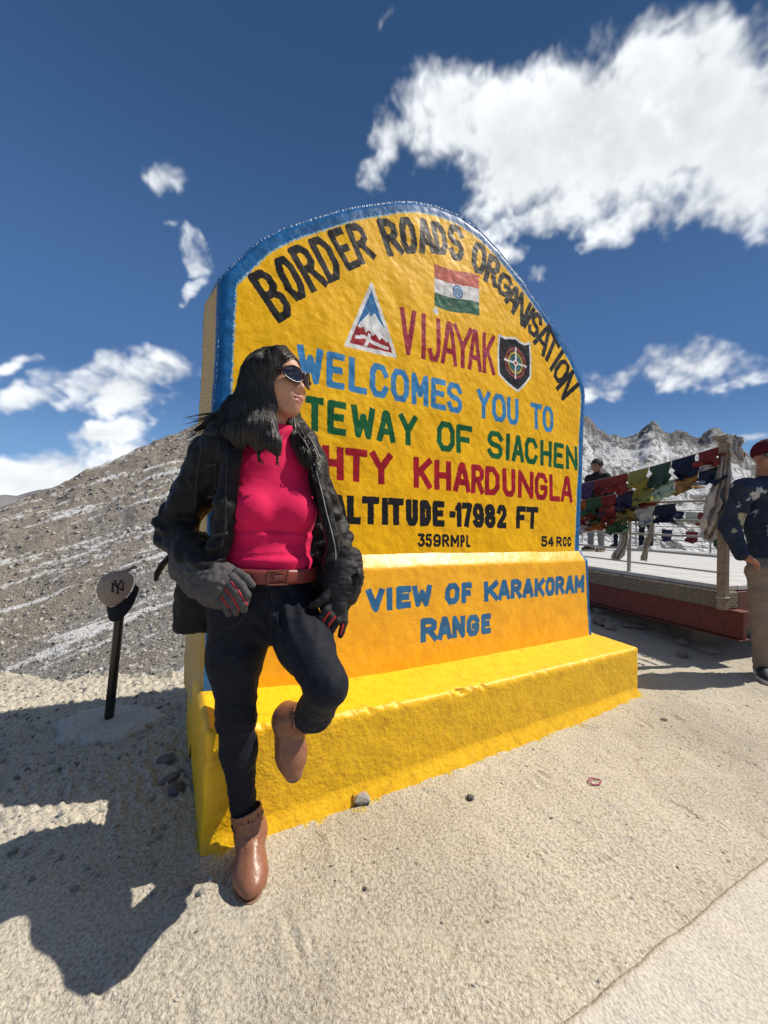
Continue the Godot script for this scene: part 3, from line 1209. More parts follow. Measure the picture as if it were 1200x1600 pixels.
	cv.strokes([[apex, br], [br, bl], [bl, apex]], 0.009, WHITE)
	# shield with a ringed cross
	var sh := quad_px([[780, 524], [789, 528], [800, 528.5], [806, 529], [813, 535], [820, 538], [828, 536], [829, 562], [829, 588], [822, 598], [809, 611], [795, 600], [780, 584], [779, 552]], w)
	cv.area(sh, Color(0.014, 0.013, 0.018))
	var ring_line := sh.duplicate()
	ring_line.append(sh[0])
	cv.strokes([ring_line], 0.0075, WHITE)
	var c := to_sign(806, 567, w)
	cv.strokes([circle.call(c, 0.088, 1.05)], 0.009, Color(0.26, 0.05, 0.04))
	cv.strokes([circle.call(c, 0.062, 1.05)], 0.008, Color(0.42, 0.30, 0.05))
	cv.strokes([circle.call(c, 0.040, 1.05)], 0.010, Color(0.04, 0.16, 0.17))
	for k in 4:
		var dv := Vector2(0, 0.098).rotated(k * PI / 2.0)
		cv.strokes([[c, c + dv]], 0.0065, WHITE)
	cv.area(circle.call(c, 0.022), WHITE)
	cv.area(circle.call(c, 0.012), Color(0.36, 0.04, 0.06))
	# lines of text
	row(cv, "VIJAYAK", [[624.5, 650], [655, 668], [668, 688], [689, 715], [708, 738], [731, 753], [754, 774]], [[625, 478.7, 553], [773, 524, 587]], w, 0.0148, MAROON)
	row(cv, "WELCOMESYOUTO", [[464.5, 505], [510, 539], [545, 574], [578, 607], [611, 639], [643, 669], [673, 697], [698, 722], [745, 766], [769, 790.5], [792, 810], [829, 847], [848, 864.5]], [[464.5, 536, 594.7], [864, 637, 676.6]], w, 0.0162, SKY_BLUE)
	row(cv, "GATEWAYOFSIACHEN", [[405, 440], [441, 473], [477, 506], [511, 541], [548, 586], [589, 618], [623, 652], [683, 711], [713, 738], [762, 786], [788, 799], [800, 819], [820, 840], [844, 862], [865, 881], [884, 902]], [[512, 624, 677.5], [901.7, 697.5, 736]], w, 0.0169, GREEN)
	row(cv, "MIGHTYKHARDUNGLA", [[405, 447], [449, 463], [465, 500], [503, 537], [539, 574], [578, 613], [646, 675], [679, 705], [708, 735], [736, 757], [758, 781], [785, 805], [809, 833], [835, 855], [858, 875], [876, 895]], [[645, 712.8, 762], [894, 745, 786]], w, 0.0184, CRIMSON)
	row(cv, "ALTITUDE-17982FT", [[514, 543], [542, 564], [565, 593], [593, 610], [606, 631], [634, 653], [656, 674], [676, 695], [702, 712], [711, 723], [721.5, 738], [739, 756], [757, 774], [776, 791.5], [806.6, 822], [822, 841.5]], [[541, 773.4, 819], [840, 792.5, 827]], w, 0.0184, BLACK)
	row(cv, "359RMPL", [[653, 664], [665, 675], [677, 689], [691, 702], [704, 717], [719, 726], [728, 735]], [[653, 833.4, 854.2], [735, 836.2, 855]], w, 0.0077, BLACK)
	row(cv, "54RCC", [[846, 855], [856, 865], [869, 878], [879.5, 886], [887, 893]], [[846, 837.4, 854.3], [893, 839, 854]], w, 0.0085, BLACK)
	return cv

func paint_slab() -> Canvas:
	var cv := Canvas.new(Vector2(-0.03, 0.24), Vector2(2.56, 0.94), 1640, Color(0.88, 0.425, 0.004), noise(5, 0.6, 2), noise(6, 0.02, 3))
	var x := func(a: float, b: float) -> Array: return [480.0 + a * 0.38333, 480.0 + b * 0.38333]
	row(cv, "VIEWOFKARAKORAM", [x.call(240, 315), x.call(318, 352), x.call(362, 424), x.call(427, 508), x.call(562, 620), x.call(628, 672), x.call(720, 778), x.call(776, 828), x.call(830, 875), x.call(878, 922), x.call(925, 968), x.call(971, 1010), x.call(1012, 1050), x.call(1053, 1090), x.call(1091, 1130)], [[572, 919.5, 957], [912, 898, 926]], -0.285, 0.0170, Color(0.016, 0.125, 0.30), 0.08)
	row(cv, "RANGE", [x.call(462, 532), x.call(532, 590), x.call(591, 643), x.call(649, 702), x.call(710, 750)], [[657, 966.5, 1005.5], [767.5, 958, 989.5]], -0.285, 0.0170, Color(0.016, 0.125, 0.30), 0.08)
	var edge := [[Vector2(0.0, 0.2), Vector2(0.0, 1.0)], [Vector2(2.508, 0.2), Vector2(2.508, 1.0)]]
	for e in edge:
		cv.strokes([e], 0.030, DEEP_BLUE, 0.006)
	return cv

func plaster(m: StandardMaterial3D, w: int, h: int, cm: float) -> void:
	var n := noise(111, 0.022, 4)
	n.fractal_gain = 0.5
	n.domain_warp_enabled = true
	n.domain_warp_amplitude = 14.0
	n.domain_warp_frequency = 0.02
	var img := n.get_image(w, h)
	m.heightmap_enabled = true
	m.heightmap_texture = ImageTexture.create_from_image(img)
	m.heightmap_scale = cm
	m.texture_repeat = false

func lump(p: Vector3, big: float, small: float) -> float:
	return big * sign_lumps.get_noise_3d(p.x, p.y, p.z) + small * sign_peel.get_noise_3d(p.x, p.y, p.z)

func build_monument() -> void:
	var root := thing("monument", "yellow painted concrete monument with blue rim and rows of hand-painted lettering", "monument")
	root.transform = sign_frame
	# upper panel: front
	var cv := paint_panel()
	var cols := 215
	var rows := 170
	var arc := []
	for i in range(1, ARC.size() - 1):
		arc.append(Vector2(ARC[i][0], ARC[i][1]))
	var v := PackedVector3Array()
	var uv := PackedVector2Array()
	for r in rows:
		for c in cols:
			var f := c / float(cols - 1)
			var top_u := lerpf(0.002, 2.525, f)
			var top := along(arc, top_u) - 0.006
			var t := r / float(rows - 1)
			var y := lerpf(0.885, top, t)
			var left := -0.003
			var right := lerpf(2.500, 2.530, clampf((y - 0.86) / 1.21, 0.0, 1.0))
			var u := lerpf(left + 0.006, right - 0.006, f) if y < 2.0 else lerpf(lerpf(left + 0.006, right - 0.006, f), top_u, clampf((y - 2.0) / 0.1, 0, 1))
			var p := Vector3(u, y, PANEL_W)
			uv.append(Vector2((u - cv.from.x) * cv.per / cv.w, 1.0 - (y - cv.from.y) * cv.per / cv.h))
			p.z += lump(p, 0.007, 0.0016)
			var rim := minf(minf(f, 1.0 - f) * 2.5, (1.0 - t) * (top - 0.9))
			p.z -= 0.014 * pow(1.0 - clampf(rim / 0.03, 0.0, 1.0), 2.0)
			v.append(p)
	var fm := mat(1, 1, 1, 0.46)
	fm.metallic_specular = 0.28
	fm.albedo_texture = cv.texture()
	plaster(fm, 2048, int(2048.0 * cv.h / cv.w), 0.20)
	part(root, "panel", mesh_of(v, grid_index(rows, cols), uv), fm)
	# rim: both sides, the arched top and the back
	var outline := []
	for i in ARC.size() - 1:
		var a := Vector2(ARC[i][0], ARC[i][1])
		var b := Vector2(ARC[i + 1][0], ARC[i + 1][1])
		var n := maxi(2, int(a.distance_to(b) / 0.03))
		for k in n:
			outline.append(a.lerp(b, k / float(n)))
	outline.append(Vector2(2.5, 0.86))
	v = PackedVector3Array()
	var col := PackedColorArray()
	var depths := [PANEL_W - 0.016, PANEL_W - 0.008, PANEL_W - 0.02, PANEL_W - 0.05, PANEL_W - 0.08, PANEL_W - 0.12, PANEL_W - 0.16, PANEL_W - 0.20, PANEL_W - 0.24, PANEL_W - 0.26, BACK_W, BACK_W - 0.001]
	for i in depths.size():
		for q in outline:
			var p := Vector3(q.x, q.y, depths[i])
			var out := Vector2(q.x - 1.26, maxf(q.y - 1.9, 0.0)).normalized()
			if i == 0:
				p -= Vector3(out.x, out.y, 0) * 0.02
			elif i == 1:
				p -= Vector3(out.x, out.y, 0) * 0.004
			elif i == depths.size() - 1:
				p = Vector3(lerpf(q.x, 1.26, 0.97), lerpf(q.y, 1.4, 0.97), depths[i])
			var l := lump(p, 0.006, 0.002) + 0.035 * clampf((PANEL_W - p.z) / 0.28, 0.0, 1.0)
			p += Vector3(out.x, out.y, 0) * l
			v.append(p)
			var side: bool = q.y < 2.06
			var blue: bool = i <= 2 or (not side and i <= 5)
			var stain := clampf(0.5 + sign_lumps.get_noise_3d(p.x * 2.0, p.y * 0.7, p.z * 5.0), 0.0, 1.0)
			col.append(DEEP_BLUE if blue else Color(0.66, 0.39, 0.06).lerp(Color(0.60, 0.43, 0.19), stain))
	var rim_m := mat(1, 1, 1, 0.5)
	rim_m.vertex_color_use_as_albedo = true
	tri(rim_m, 2.0, false)
	relief(rim_m, grey_texture(noise(112, 0.05, 4), 512), 0.8)
	part(root, "rim", mesh_of(v, grid_index(depths.size(), outline.size(), true), null, col), rim_m)
	# back wall
	var bv := PackedVector3Array()
	for r in 2:
		for c in 60:
			var u := lerpf(0.0, 2.5, c / 59.0)
			bv.append(Vector3(u, lerpf(0.86, along(arc, u), r), BACK_W))
	part(root, "back", mesh_of(bv, grid_index(2, 60, true)), rim_m)
	# lower slab with a sloping shoulder, front and back
	var sv := paint_slab()
	var prof := []
	for k in 26:
		prof.append(Vector2(-0.28 - 0.045 * k / 25.0, 0.26 + 0.575 * k / 25.0))
	prof.append(Vector2(-0.327, 0.842))
	for k in 6:
		prof.append(Vector2(lerpf(-0.331, -0.384, k / 5.0), lerpf(0.850, 0.914, k / 5.0)))
	v = PackedVector3Array()
	uv = PackedVector2Array()
	for q in prof:
		for c in 160:
			var u := lerpf(-0.004, 2.506, c / 159.0)
			var p := Vector3(u, q.y, q.x)
			uv.append(Vector2((u - sv.from.x) * sv.per / sv.w, 1.0 - (q.y - sv.from.y) * sv.per / sv.h))
			p.z += lump(p, 0.006, 0.0015)
			p.y += lump(p + Vector3(9, 0, 0), 0.006, 0.0)
			v.append(p)
	var sm := mat(1, 1, 1, 0.42)
	sm.albedo_texture = sv.texture()
	plaster(sm, 2048, int(2048.0 * sv.h / sv.w), 0.18)
	part(root, "lower_slab", mesh_of(v, grid_index(prof.size(), 160), uv), sm)
	for s in 2:
		v = PackedVector3Array()
		col = PackedColorArray()
		for q in prof:
			for k in 12:
				var t := k / 11.0
				var back: float = -1.04 - q.x
				var p := Vector3(-0.004 if s == 0 else 2.506, q.y, lerpf(q.x - 0.001, back, t))
				p.x += (-1.0 if s == 0 else 1.0) * (0.004 + lump(p, 0.006, 0.002) - (0.012 if k == 0 else 0.0) + 0.04 * t)
				p.y += lump(Vector3(p.x, q.y, q.x) + Vector3(9, 0, 0), 0.006, 0.0)
				v.append(p)
				var stain := clampf(0.5 + 1.2 * sign_lumps.get_noise_3d(p.x * 2.0, p.y * 0.9, p.z * 6.0), 0.0, 1.0)
				col.append(DEEP_BLUE if (s == 1 and k < 2) else Color(0.60, 0.33, 0.03).lerp(Color(0.56, 0.40, 0.17), stain))
		part(root, "slab_end", mesh_of(v, grid_index(prof.size(), 12, s == 0), null, col), rim_m)
	v = PackedVector3Array()
	for q in prof:
		for c in 20:
			v.append(Vector3(lerpf(-0.004, 2.506, c / 19.0), q.y, -1.04 - q.x))
	part(root, "slab_back", mesh_of(v, grid_index(prof.size(), 20, true)), rim_m)
	# plinth
	var tops := [Vector2(-0.03, 0.392), Vector2(0.15, 0.37), Vector2(0.43, 0.343), Vector2(0.8, 0.327), Vector2(1.2, 0.319), Vector2(2.0, 0.314), Vector2(2.6, 0.312)]
	var n_u := 230
	var ring: Array = []
	v = PackedVector3Array()
	var chips := noise(121, 6.0, 3)
	var count := 0
	for c in n_u:
		var u := lerpf(-0.022, 2.568, c / float(n_u - 1))
		var top := along(tops, u)
		var sec := []
		sec.append(Vector2(0.055, -0.12))
		sec.append(Vector2(0.022 + 0.008 * chips.get_noise_1d(u * 1.5), -0.005))
		sec.append(Vector2(0.008, 0.03))
		for k in 18:
			sec.append(Vector2(0.0, lerpf(0.05, top - 0.02, k / 17.0)))
		var bite := maxf(0.0, chips.get_noise_1d(u * 2.2 + 3.0) - 0.15) * 0.035
		sec.append(Vector2(-0.003 - bite * 0.6, top - 0.008 - bite))
		sec.append(Vector2(-0.012 - bite, top - 0.001 - bite * 0.4))
		for k in 14:
			sec.append(Vector2(lerpf(-0.024, -0.34, k / 13.0), top + 0.012 * k / 13.0))
		sec.append(Vector2(-0.84, top))
		sec.append(Vector2(-0.86, top - 0.02))
		sec.append(Vector2(-0.86, -0.4))
		count = sec.size()
		var end := 0.0
		if c == 0 or c == n_u - 1:
			end = 0.02
		for q in sec:
			var p := Vector3(u, q.y, q.x)
			if end > 0.0:
				p.y = minf(p.y, top - 0.012)
				p.z = clampf(p.z, -0.85, 0.02) - (0.012 if p.z > -0.5 and q.y > 0.0 else 0.0)
			if p.z > -0.3:
				var l := lump(p, 0.006, 0.0014)
				if q.y < top - 0.01:
					p.z += l
				else:
					p.y += l * 0.6
			p.x += lump(p + Vector3(5, 0, 0), 0.010, 0.003) if c == 0 or c == n_u - 1 else 0.0
			v.append(p)
	# end caps share the first and last section
	var idx := grid_index(n_u, count, true)
	var pm := mat(1, 1, 1, 0.5)
	var pn := noise(122, 0.012, 5)
	pn.fractal_gain = 0.6
	pm.albedo_texture = noise_texture(pn, 1024, [[0.0, Color(0.50, 0.24, 0.012)], [0.16, Color(0.70, 0.37, 0.006)], [0.34, Color(0.82, 0.46, 0.004)], [0.6, Color(0.86, 0.49, 0.004)], [1.0, Color(0.89, 0.54, 0.012)]])
	tri(pm, 0.9, false)
	var ph := noise(123, 0.035, 5)
	ph.fractal_gain = 0.65
	relief(pm, grey_texture(ph, 1024), 0.24)
	part(root, "plinth", mesh_of(v, idx), pm)
	for s in 2:
		var cap := PackedVector3Array()
		var first := (n_u - 1) * count if s else 0
		var mid := Vector3(2.568 if s else -0.022, 0.1, -0.5)
		# fan in rings so that the end face has its own relief
		for r in 9:
			for k in count:
				var p := v[first + k].lerp(mid, r / 8.0)
				if r > 0:
					p.x += lump(p, 0.008, 0.003)
				cap.append(p)
		part(root, "plinth_end", mesh_of(cap, grid_index(9, count, s == 1)), pm)

# ---------------------------------------------------------------- viewing platform, railings, prayer flags
const DECK_Y := 0.64
const EDGE_A := Vector3(2.43, 0.64, -4.42)     # front edge of the deck, seen beside the monument
const EDGE_B := Vector3(2.86, 0.64, -3.19)     # its near end
var deck_dir := (EDGE_B - EDGE_A).normalized()
var deck_in := Vector3(-deck_dir.z, 0, deck_dir.x) if Vector3(-deck_dir.z, 0, deck_dir.x).x > 0.0 else Vector3(deck_dir.z, 0, -deck_dir.x)

func on_deck(along_edge: float, inwards: float, y := 0.0) -> Vector3:
	return EDGE_B - deck_dir * along_edge + deck_in * inwards + Vector3(0, y, 0)

func beam(parent: Node, called: String, a: Vector3, b: Vector3, size: Vector2, m: Material, bevel := 0.004) -> MeshInstance3D:
	var d := (b - a).normalized()
	var up := Vector3.UP if absf(d.y) < 0.9 else Vector3.BACK
	var side := up.cross(d).normalized()
	up = d.cross(side)
	return part(parent, called, chamfer_box(Vector3(size.x, size.y, a.distance_to(b)), bevel), m, Transform3D(Basis(side, up, d), (a + b) / 2.0 - (parent as Node3D).position))

func build_platform() -> void:
	var base := on_deck(4.0, 3.0, -DECK_Y)
	var root := thing("viewing_platform", "raised platform of pale boards on a concrete kerb and rust-red steel beam", "platform", base)
	var len := 9.5
	var boards := []
	for k in 3:
		var c: float = [0.47, 0.52, 0.50][k]
		var m := mat(c, c * 1.0, c * 0.99, 0.75)
		m.albedo_texture = shared("board_tone", func() -> Texture2D: return noise_texture(noise(300, 0.02, 4), 256, [[0.0, Color(0.8, 0.8, 0.8)], [0.5, Color(1, 1, 1)], [1.0, Color(1.1, 1.1, 1.1)]]))
		boards.append(tri(m, 1.3, false))
	for k in 36:
		var w := 0.156
		beam(root, "board", on_deck(0.02, 0.09 + k * 0.165, -0.02), on_deck(len, 0.09 + k * 0.165, -0.02), Vector2(w, 0.038), boards[(k * 7) % 3], 0.003)
	var concrete := mat(0.20, 0.165, 0.125, 0.95)
	concrete.albedo_texture = noise_texture(noise(310, 0.05, 5), 512, [[0.0, Color(0.45, 0.45, 0.45)], [0.5, Color(1, 1, 1)], [1.0, Color(1.4, 1.4, 1.35)]])
	tri(concrete, 1.5, false)
	relief(concrete, grey_texture(noise(311, 0.06, 4), 512), 1.2)
	beam(root, "kerb", on_deck(-0.02, 0.04, -0.115), on_deck(len, 0.04, -0.115), Vector2(0.16, 0.145), concrete, 0.012)
	var red := mat(0.135, 0.021, 0.012, 0.6)
	red.albedo_texture = noise_texture(noise(312, 0.03, 5), 512, [[0.0, Color(0.45, 0.5, 0.6)], [0.5, Color(1, 1, 1)], [1.0, Color(1.5, 1.3, 1.2)]])
	tri(red, 1.0, false)
	beam(root, "steel_beam", on_deck(-0.10, 0.05, -0.305), on_deck(len, 0.05, -0.305), Vector2(0.05, 0.22), red, 0.004)
	beam(root, "beam_flange", on_deck(-0.10, 0.05, -0.420), on_deck(len, 0.05, -0.420), Vector2(0.13, 0.012), red, 0.003)
	beam(root, "beam_flange", on_deck(-0.10, 0.05, -0.194), on_deck(len, 0.05, -0.194), Vector2(0.13, 0.010), red, 0.003)
	for k in 5:
		beam(root, "support", on_deck(0.5 + k * 2.1, 0.45, -0.66), on_deck(0.5 + k * 2.1, 0.45, -0.05), Vector2(0.3, 0.3), concrete, 0.02)
	beam(root, "end_beam", on_deck(0.03, 0.16, -0.20), on_deck(0.03, 6.0, -0.20), Vector2(0.05, 0.30), red, 0.004)
	# railings
	var steel := mat(0.34, 0.33, 0.31, 0.45, 0.5)
	for side in 2:
		var inn := 0.06 if side == 0 else 5.7
		var a := on_deck(0.03, inn)
		var rail := thing("railing", ["weathered steel railing along the platform edge, hung with prayer flags", "steel railing along the far edge of the platform against the snow"][side], "railing", a, "platform railings")
		for h in [0.10, 0.235, 0.40, 0.54, 0.72, 0.92]:
			var line := [on_deck(0.03, inn, h) - a, on_deck(len * 0.5, inn, h) - a, on_deck(len, inn, h) - a]
			part(rail, "rail", tube(line, [0.011 if h > 0.12 else 0.008], 8), steel)
		for k in 6:
			var p := on_deck(0.06 + k * (0.86 if k < 2 else 1.7) + (0.0 if k < 2 else -1.7), inn)
			if k == 0 and side == 0:
				continue
			part(rail, "post", tube([p - a + Vector3(0, -0.02 if side else -0.12, 0), p - a + Vector3(0, 0.94, 0)], [0.019], 10), steel)
	# timber post at the near end, carrying the flag strings
	var wood := mat(0.26, 0.20, 0.14, 0.85)
	wood.albedo_texture = noise_texture(noise(320, 0.03, 4), 256, [[0.0, Color(0.5, 0.5, 0.5)], [0.5, Color(1, 1, 1)], [1.0, Color(1.3, 1.3, 1.3)]])
	tri(wood, 3.0, false)
	var pa := on_deck(0.0, -0.055, -0.19)
	var post := thing("timber_post", "weathered timber post at the platform corner wound with white scarves", "post", pa)
	part(post, "pole", chamfer_box(Vector3(0.062, 1.38, 0.062), 0.006), wood, Transform3D(Basis(Vector3.UP, 0.35), Vector3(0, 0.69, 0)))
	part(post, "band", chamfer_box(Vector3(0.070, 0.014, 0.070), 0.003), steel, Transform3D(Basis(Vector3.UP, 0.35), Vector3(0, 0.10, 0)))
	# concrete block beside it
	var blk := on_level(1163, 992, 0.02)
	var cm := concrete.duplicate()
	cm.albedo_color = lin(0.36, 0.30, 0.23)
	var o := part(self, "concrete_block", chamfer_box(Vector3(0.42, 0.16, 0.26), 0.015), cm, Transform3D(Basis(Vector3.UP, 0.5), Vector3(blk.x + 0.05, ground_height(blk.x, blk.z) + 0.07, blk.z - 0.1)))
	tag(o, "low pale concrete block on the ground by the platform's red beam end", "concrete block")

# one cloth flag hanging from two points of a string, billowing
func flag_mesh(a: Vector3, b: Vector3, drop: float, blow: Vector3, s: int) -> ArrayMesh:
	var n := noise(s, 1.0, 2)
	var v := PackedVector3Array()
	var rows := 8
	var cols := 8
	for r in rows:
		for c in cols:
			var x := c / float(cols - 1)
			var y := r / float(rows - 1)            # 0 bottom, 1 at the string
			var p := a.lerp(b, x) + Vector3(0, -drop * (1.0 - y), 0)
			var e := 1.0 - y
			var swing := 0.35 + 0.65 * absf(n.get_noise_1d(s * 3.7) * 1.8)
			p += blow * drop * e * swing + Vector3(0, drop * 0.35 * e * e * swing, 0)
			p += blow.normalized() * 0.035 * e * sin(x * 7.0 + s + y * 3.0) + Vector3(n.get_noise_2d(x * 2.0, y * 2.0 + s), n.get_noise_2d(x * 2.0 + 9.0, y * 2.0 + s) * 0.6, n.get_noise_2d(x * 2.0 + 5.0, y * 2.0 - s)) * 0.11 * e
			v.append(p)
	return slab_mesh(v, rows, cols, 0.002)

func flag_string(label: String, from: Vector3, to: Vector3, sag: float, colors: String, drop: float, s: int, blow: Vector3, fill := 0.94) -> void:
	var palette := {"r": Color(0.20, 0.040, 0.036), "g": Color(0.050, 0.095, 0.058), "b": Color(0.034, 0.042, 0.082), "y": Color(0.34, 0.235, 0.065), "w": Color(0.46, 0.44, 0.41), "n": Color(0.020, 0.028, 0.055), "o": Color(0.38, 0.09, 0.03), "p": Color(0.10, 0.045, 0.12)}
	var root := thing("prayer_flags", label, "prayer flags", from, "strings of prayer flags")
	var line := []
	var n := colors.length()
	var steps := n * 3
	for i in steps + 1:
		var t := i / float(steps)
		line.append(from.lerp(to, t) + Vector3(0, -sag * 4.0 * t * (1.0 - t), 0) - from)
	part(root, "cord", tube(line, [0.003], 5), mat(0.35, 0.32, 0.28, 0.9))
	var r := RandomNumberGenerator.new()
	r.seed = s
	for i in n:
		if colors[i] == " ":
			continue
		var a: Vector3 = line[i * 3]
		var b: Vector3 = a.lerp(line[i * 3 + 3], fill)
		var c: Color = palette[colors[i]]
		var m := cloth(c.r * r.randf_range(0.8, 1.2), c.g * r.randf_range(0.85, 1.15), c.b * r.randf_range(0.85, 1.15), 0.9, 120.0, 0.02)
		m.backlight_enabled = true
		m.backlight = Color(0.35, 0.35, 0.35)
		part(root, "flag", flag_mesh(a, b, drop * r.randf_range(0.85, 1.15), blow, s * 31 + i), m)

func scarf(called: String, label: String, line: Array, widths: Array, m: Material, s: int) -> void:
	var root_at: Vector3 = line[0]
	var v := PackedVector3Array()
	var n := noise(s, 1.0, 3)
	var rows := 26
	var cols := 15
	for r in rows:
		var t := r / float(rows - 1) * (line.size() - 1)
		var i := mini(int(t), line.size() - 2)
		var p: Vector3 = (line[i] as Vector3).lerp(line[i + 1], t - i)
		var w := lerpf(widths[i], widths[i + 1], t - i)
		var side := Vector3(0.92, 0.0, 0.38)
		for c in cols:
			var x := c / float(cols - 1) - 0.5
			var fold := sin(x * 19.0 + t * 0.8 + s) * 0.30 * w
			v.append(p - root_at + side * (x * w) + Vector3(-0.38, 0, 0.92) * fold + Vector3(n.get_noise_2d(x * 3.0, t), 0.6 * n.get_noise_2d(x * 5.0, t * 2.0), n.get_noise_2d(x * 3.0 + 8.0, t)) * 0.25 * w)
	# hems run ragged at the loose end
	for c in cols:
		v[(rows - 1) * cols + c].y -= 0.5 * absf(n.get_noise_1d(c * 1.7)) * widths[-1]
	var o := part(self, called, slab_mesh(v, rows, cols, 0.002), m, Transform3D(Basis(), root_at))
	tag(o, label, "scarf", "white scarves tied to the railing")

func build_flags() -> void:
	var blow := (deck_dir * 0.35 - deck_in * 0.75).normalized() * 0.55
	var post_top := on_deck(0.0, -0.055, 1.17)
	var far := on_deck(2.6, -0.02, 0.86)
	flag_string("topmost string of prayer flags, red and navy flags nearest the timber post", post_top, far + Vector3(0, 0.06, 0), 0.06, "rngyrrpwbg g", 0.25, 41, blow)
	flag_string("second string of prayer flags sagging from below the post's scarf, mixed faded colours", post_top - Vector3(0, 0.16, 0), far - Vector3(0, 0.10, 0), 0.10, "bywybrgorybgr", 0.24, 42, blow)
	flag_string("third string of prayer flags, tangled with yellow and red, over the railing", on_deck(0.40, -0.02, 0.70), far - Vector3(0, 0.20, 0), 0.04, "nwyrgryboyg", 0.22, 43, blow)
	flag_string("lowest string of prayer flags with large faded red and grey flags above the rails", on_deck(0.90, -0.03, 0.62), far - Vector3(0, 0.33, 0), 0.05, "gowobrgy", 0.25, 44, blow * 0.6)
	flag_string("short bunched string of prayer flags behind the others, mostly red and green", on_deck(0.62, 0.03, 0.86), far - Vector3(0, 0.02, -0.05), 0.12, "rgbryoprgb", 0.22, 47, blow * 1.2)
	# strings on the far railing
	flag_string("string of prayer flags along the top of the far railing", on_deck(0.3, 5.68, 0.94), on_deck(4.5, 5.68, 0.94), 0.10, "rbwybgnrywbgrwnb", 0.30, 45, blow)
	flag_string("string of prayer flags low on the far railing, yellow green and red", on_deck(0.1, 5.66, 0.52), on_deck(4.5, 5.66, 0.48), 0.08, "r gy r b wyg r b", 0.34, 46, blow)
	var silk := cloth(0.50, 0.46, 0.40, 0.8, 120.0, 0.03)
	silk.backlight_enabled = true
	silk.backlight = Color(0.3, 0.3, 0.3)
	var white := cloth(0.62, 0.61, 0.59, 0.8, 120.0, 0.03)
	var pt := post_top
	scarf("scarf", "long dusty cream scarf hanging from the timber post over the rails", [pt + Vector3(0, -0.03, 0), pt + Vector3(-0.03, -0.2, 0.03), pt + Vector3(-0.08, -0.42, 0.05), pt + Vector3(-0.14, -0.62, 0.06), pt + Vector3(-0.17, -0.78, 0.05)], [0.03, 0.07, 0.13, 0.15, 0.10], silk, 5)
	scarf("scarf", "bright white scarf bunched at the top of the timber post", [pt + Vector3(0.02, 0.08, 0.02), pt + Vector3(0.05, 0.02, 0.04), pt + Vector3(0.05, -0.05, 0.04), pt + Vector3(0.10, -0.14, 0.05)], [0.07, 0.12, 0.10, 0.04], white, 6)
	var mid := on_deck(0.92, -0.02, 0.55)
	scarf("scarf", "cream scarf knotted to the railing post, its tail hanging towards the deck", [mid, mid + Vector3(0.0, -0.1, 0.02), mid + Vector3(-0.02, -0.25, 0.03), mid + Vector3(-0.09, -0.42, 0.02)], [0.05, 0.07, 0.09, 0.10], silk, 7)
	scarf("scarf", "small cream scarf on the rail between two posts", [on_deck(0.62, -0.01, 0.55), on_deck(0.63, -0.02, 0.42), on_deck(0.68, -0.03, 0.26), on_deck(0.70, -0.02, 0.14)], [0.03, 0.05, 0.06, 0.05], silk, 8)
	# a stone wrapped on top of the post
	var o := part(self, "stone", stone_mesh(77, Vector3(0.15, 0.10, 0.13)), mat(0.22, 0.20, 0.17, 0.9), Transform3D(Basis(), pt + Vector3(-0.01, 0.065, -0.02)))
	tag(o, "grey stone set on top of the timber post", "stone")

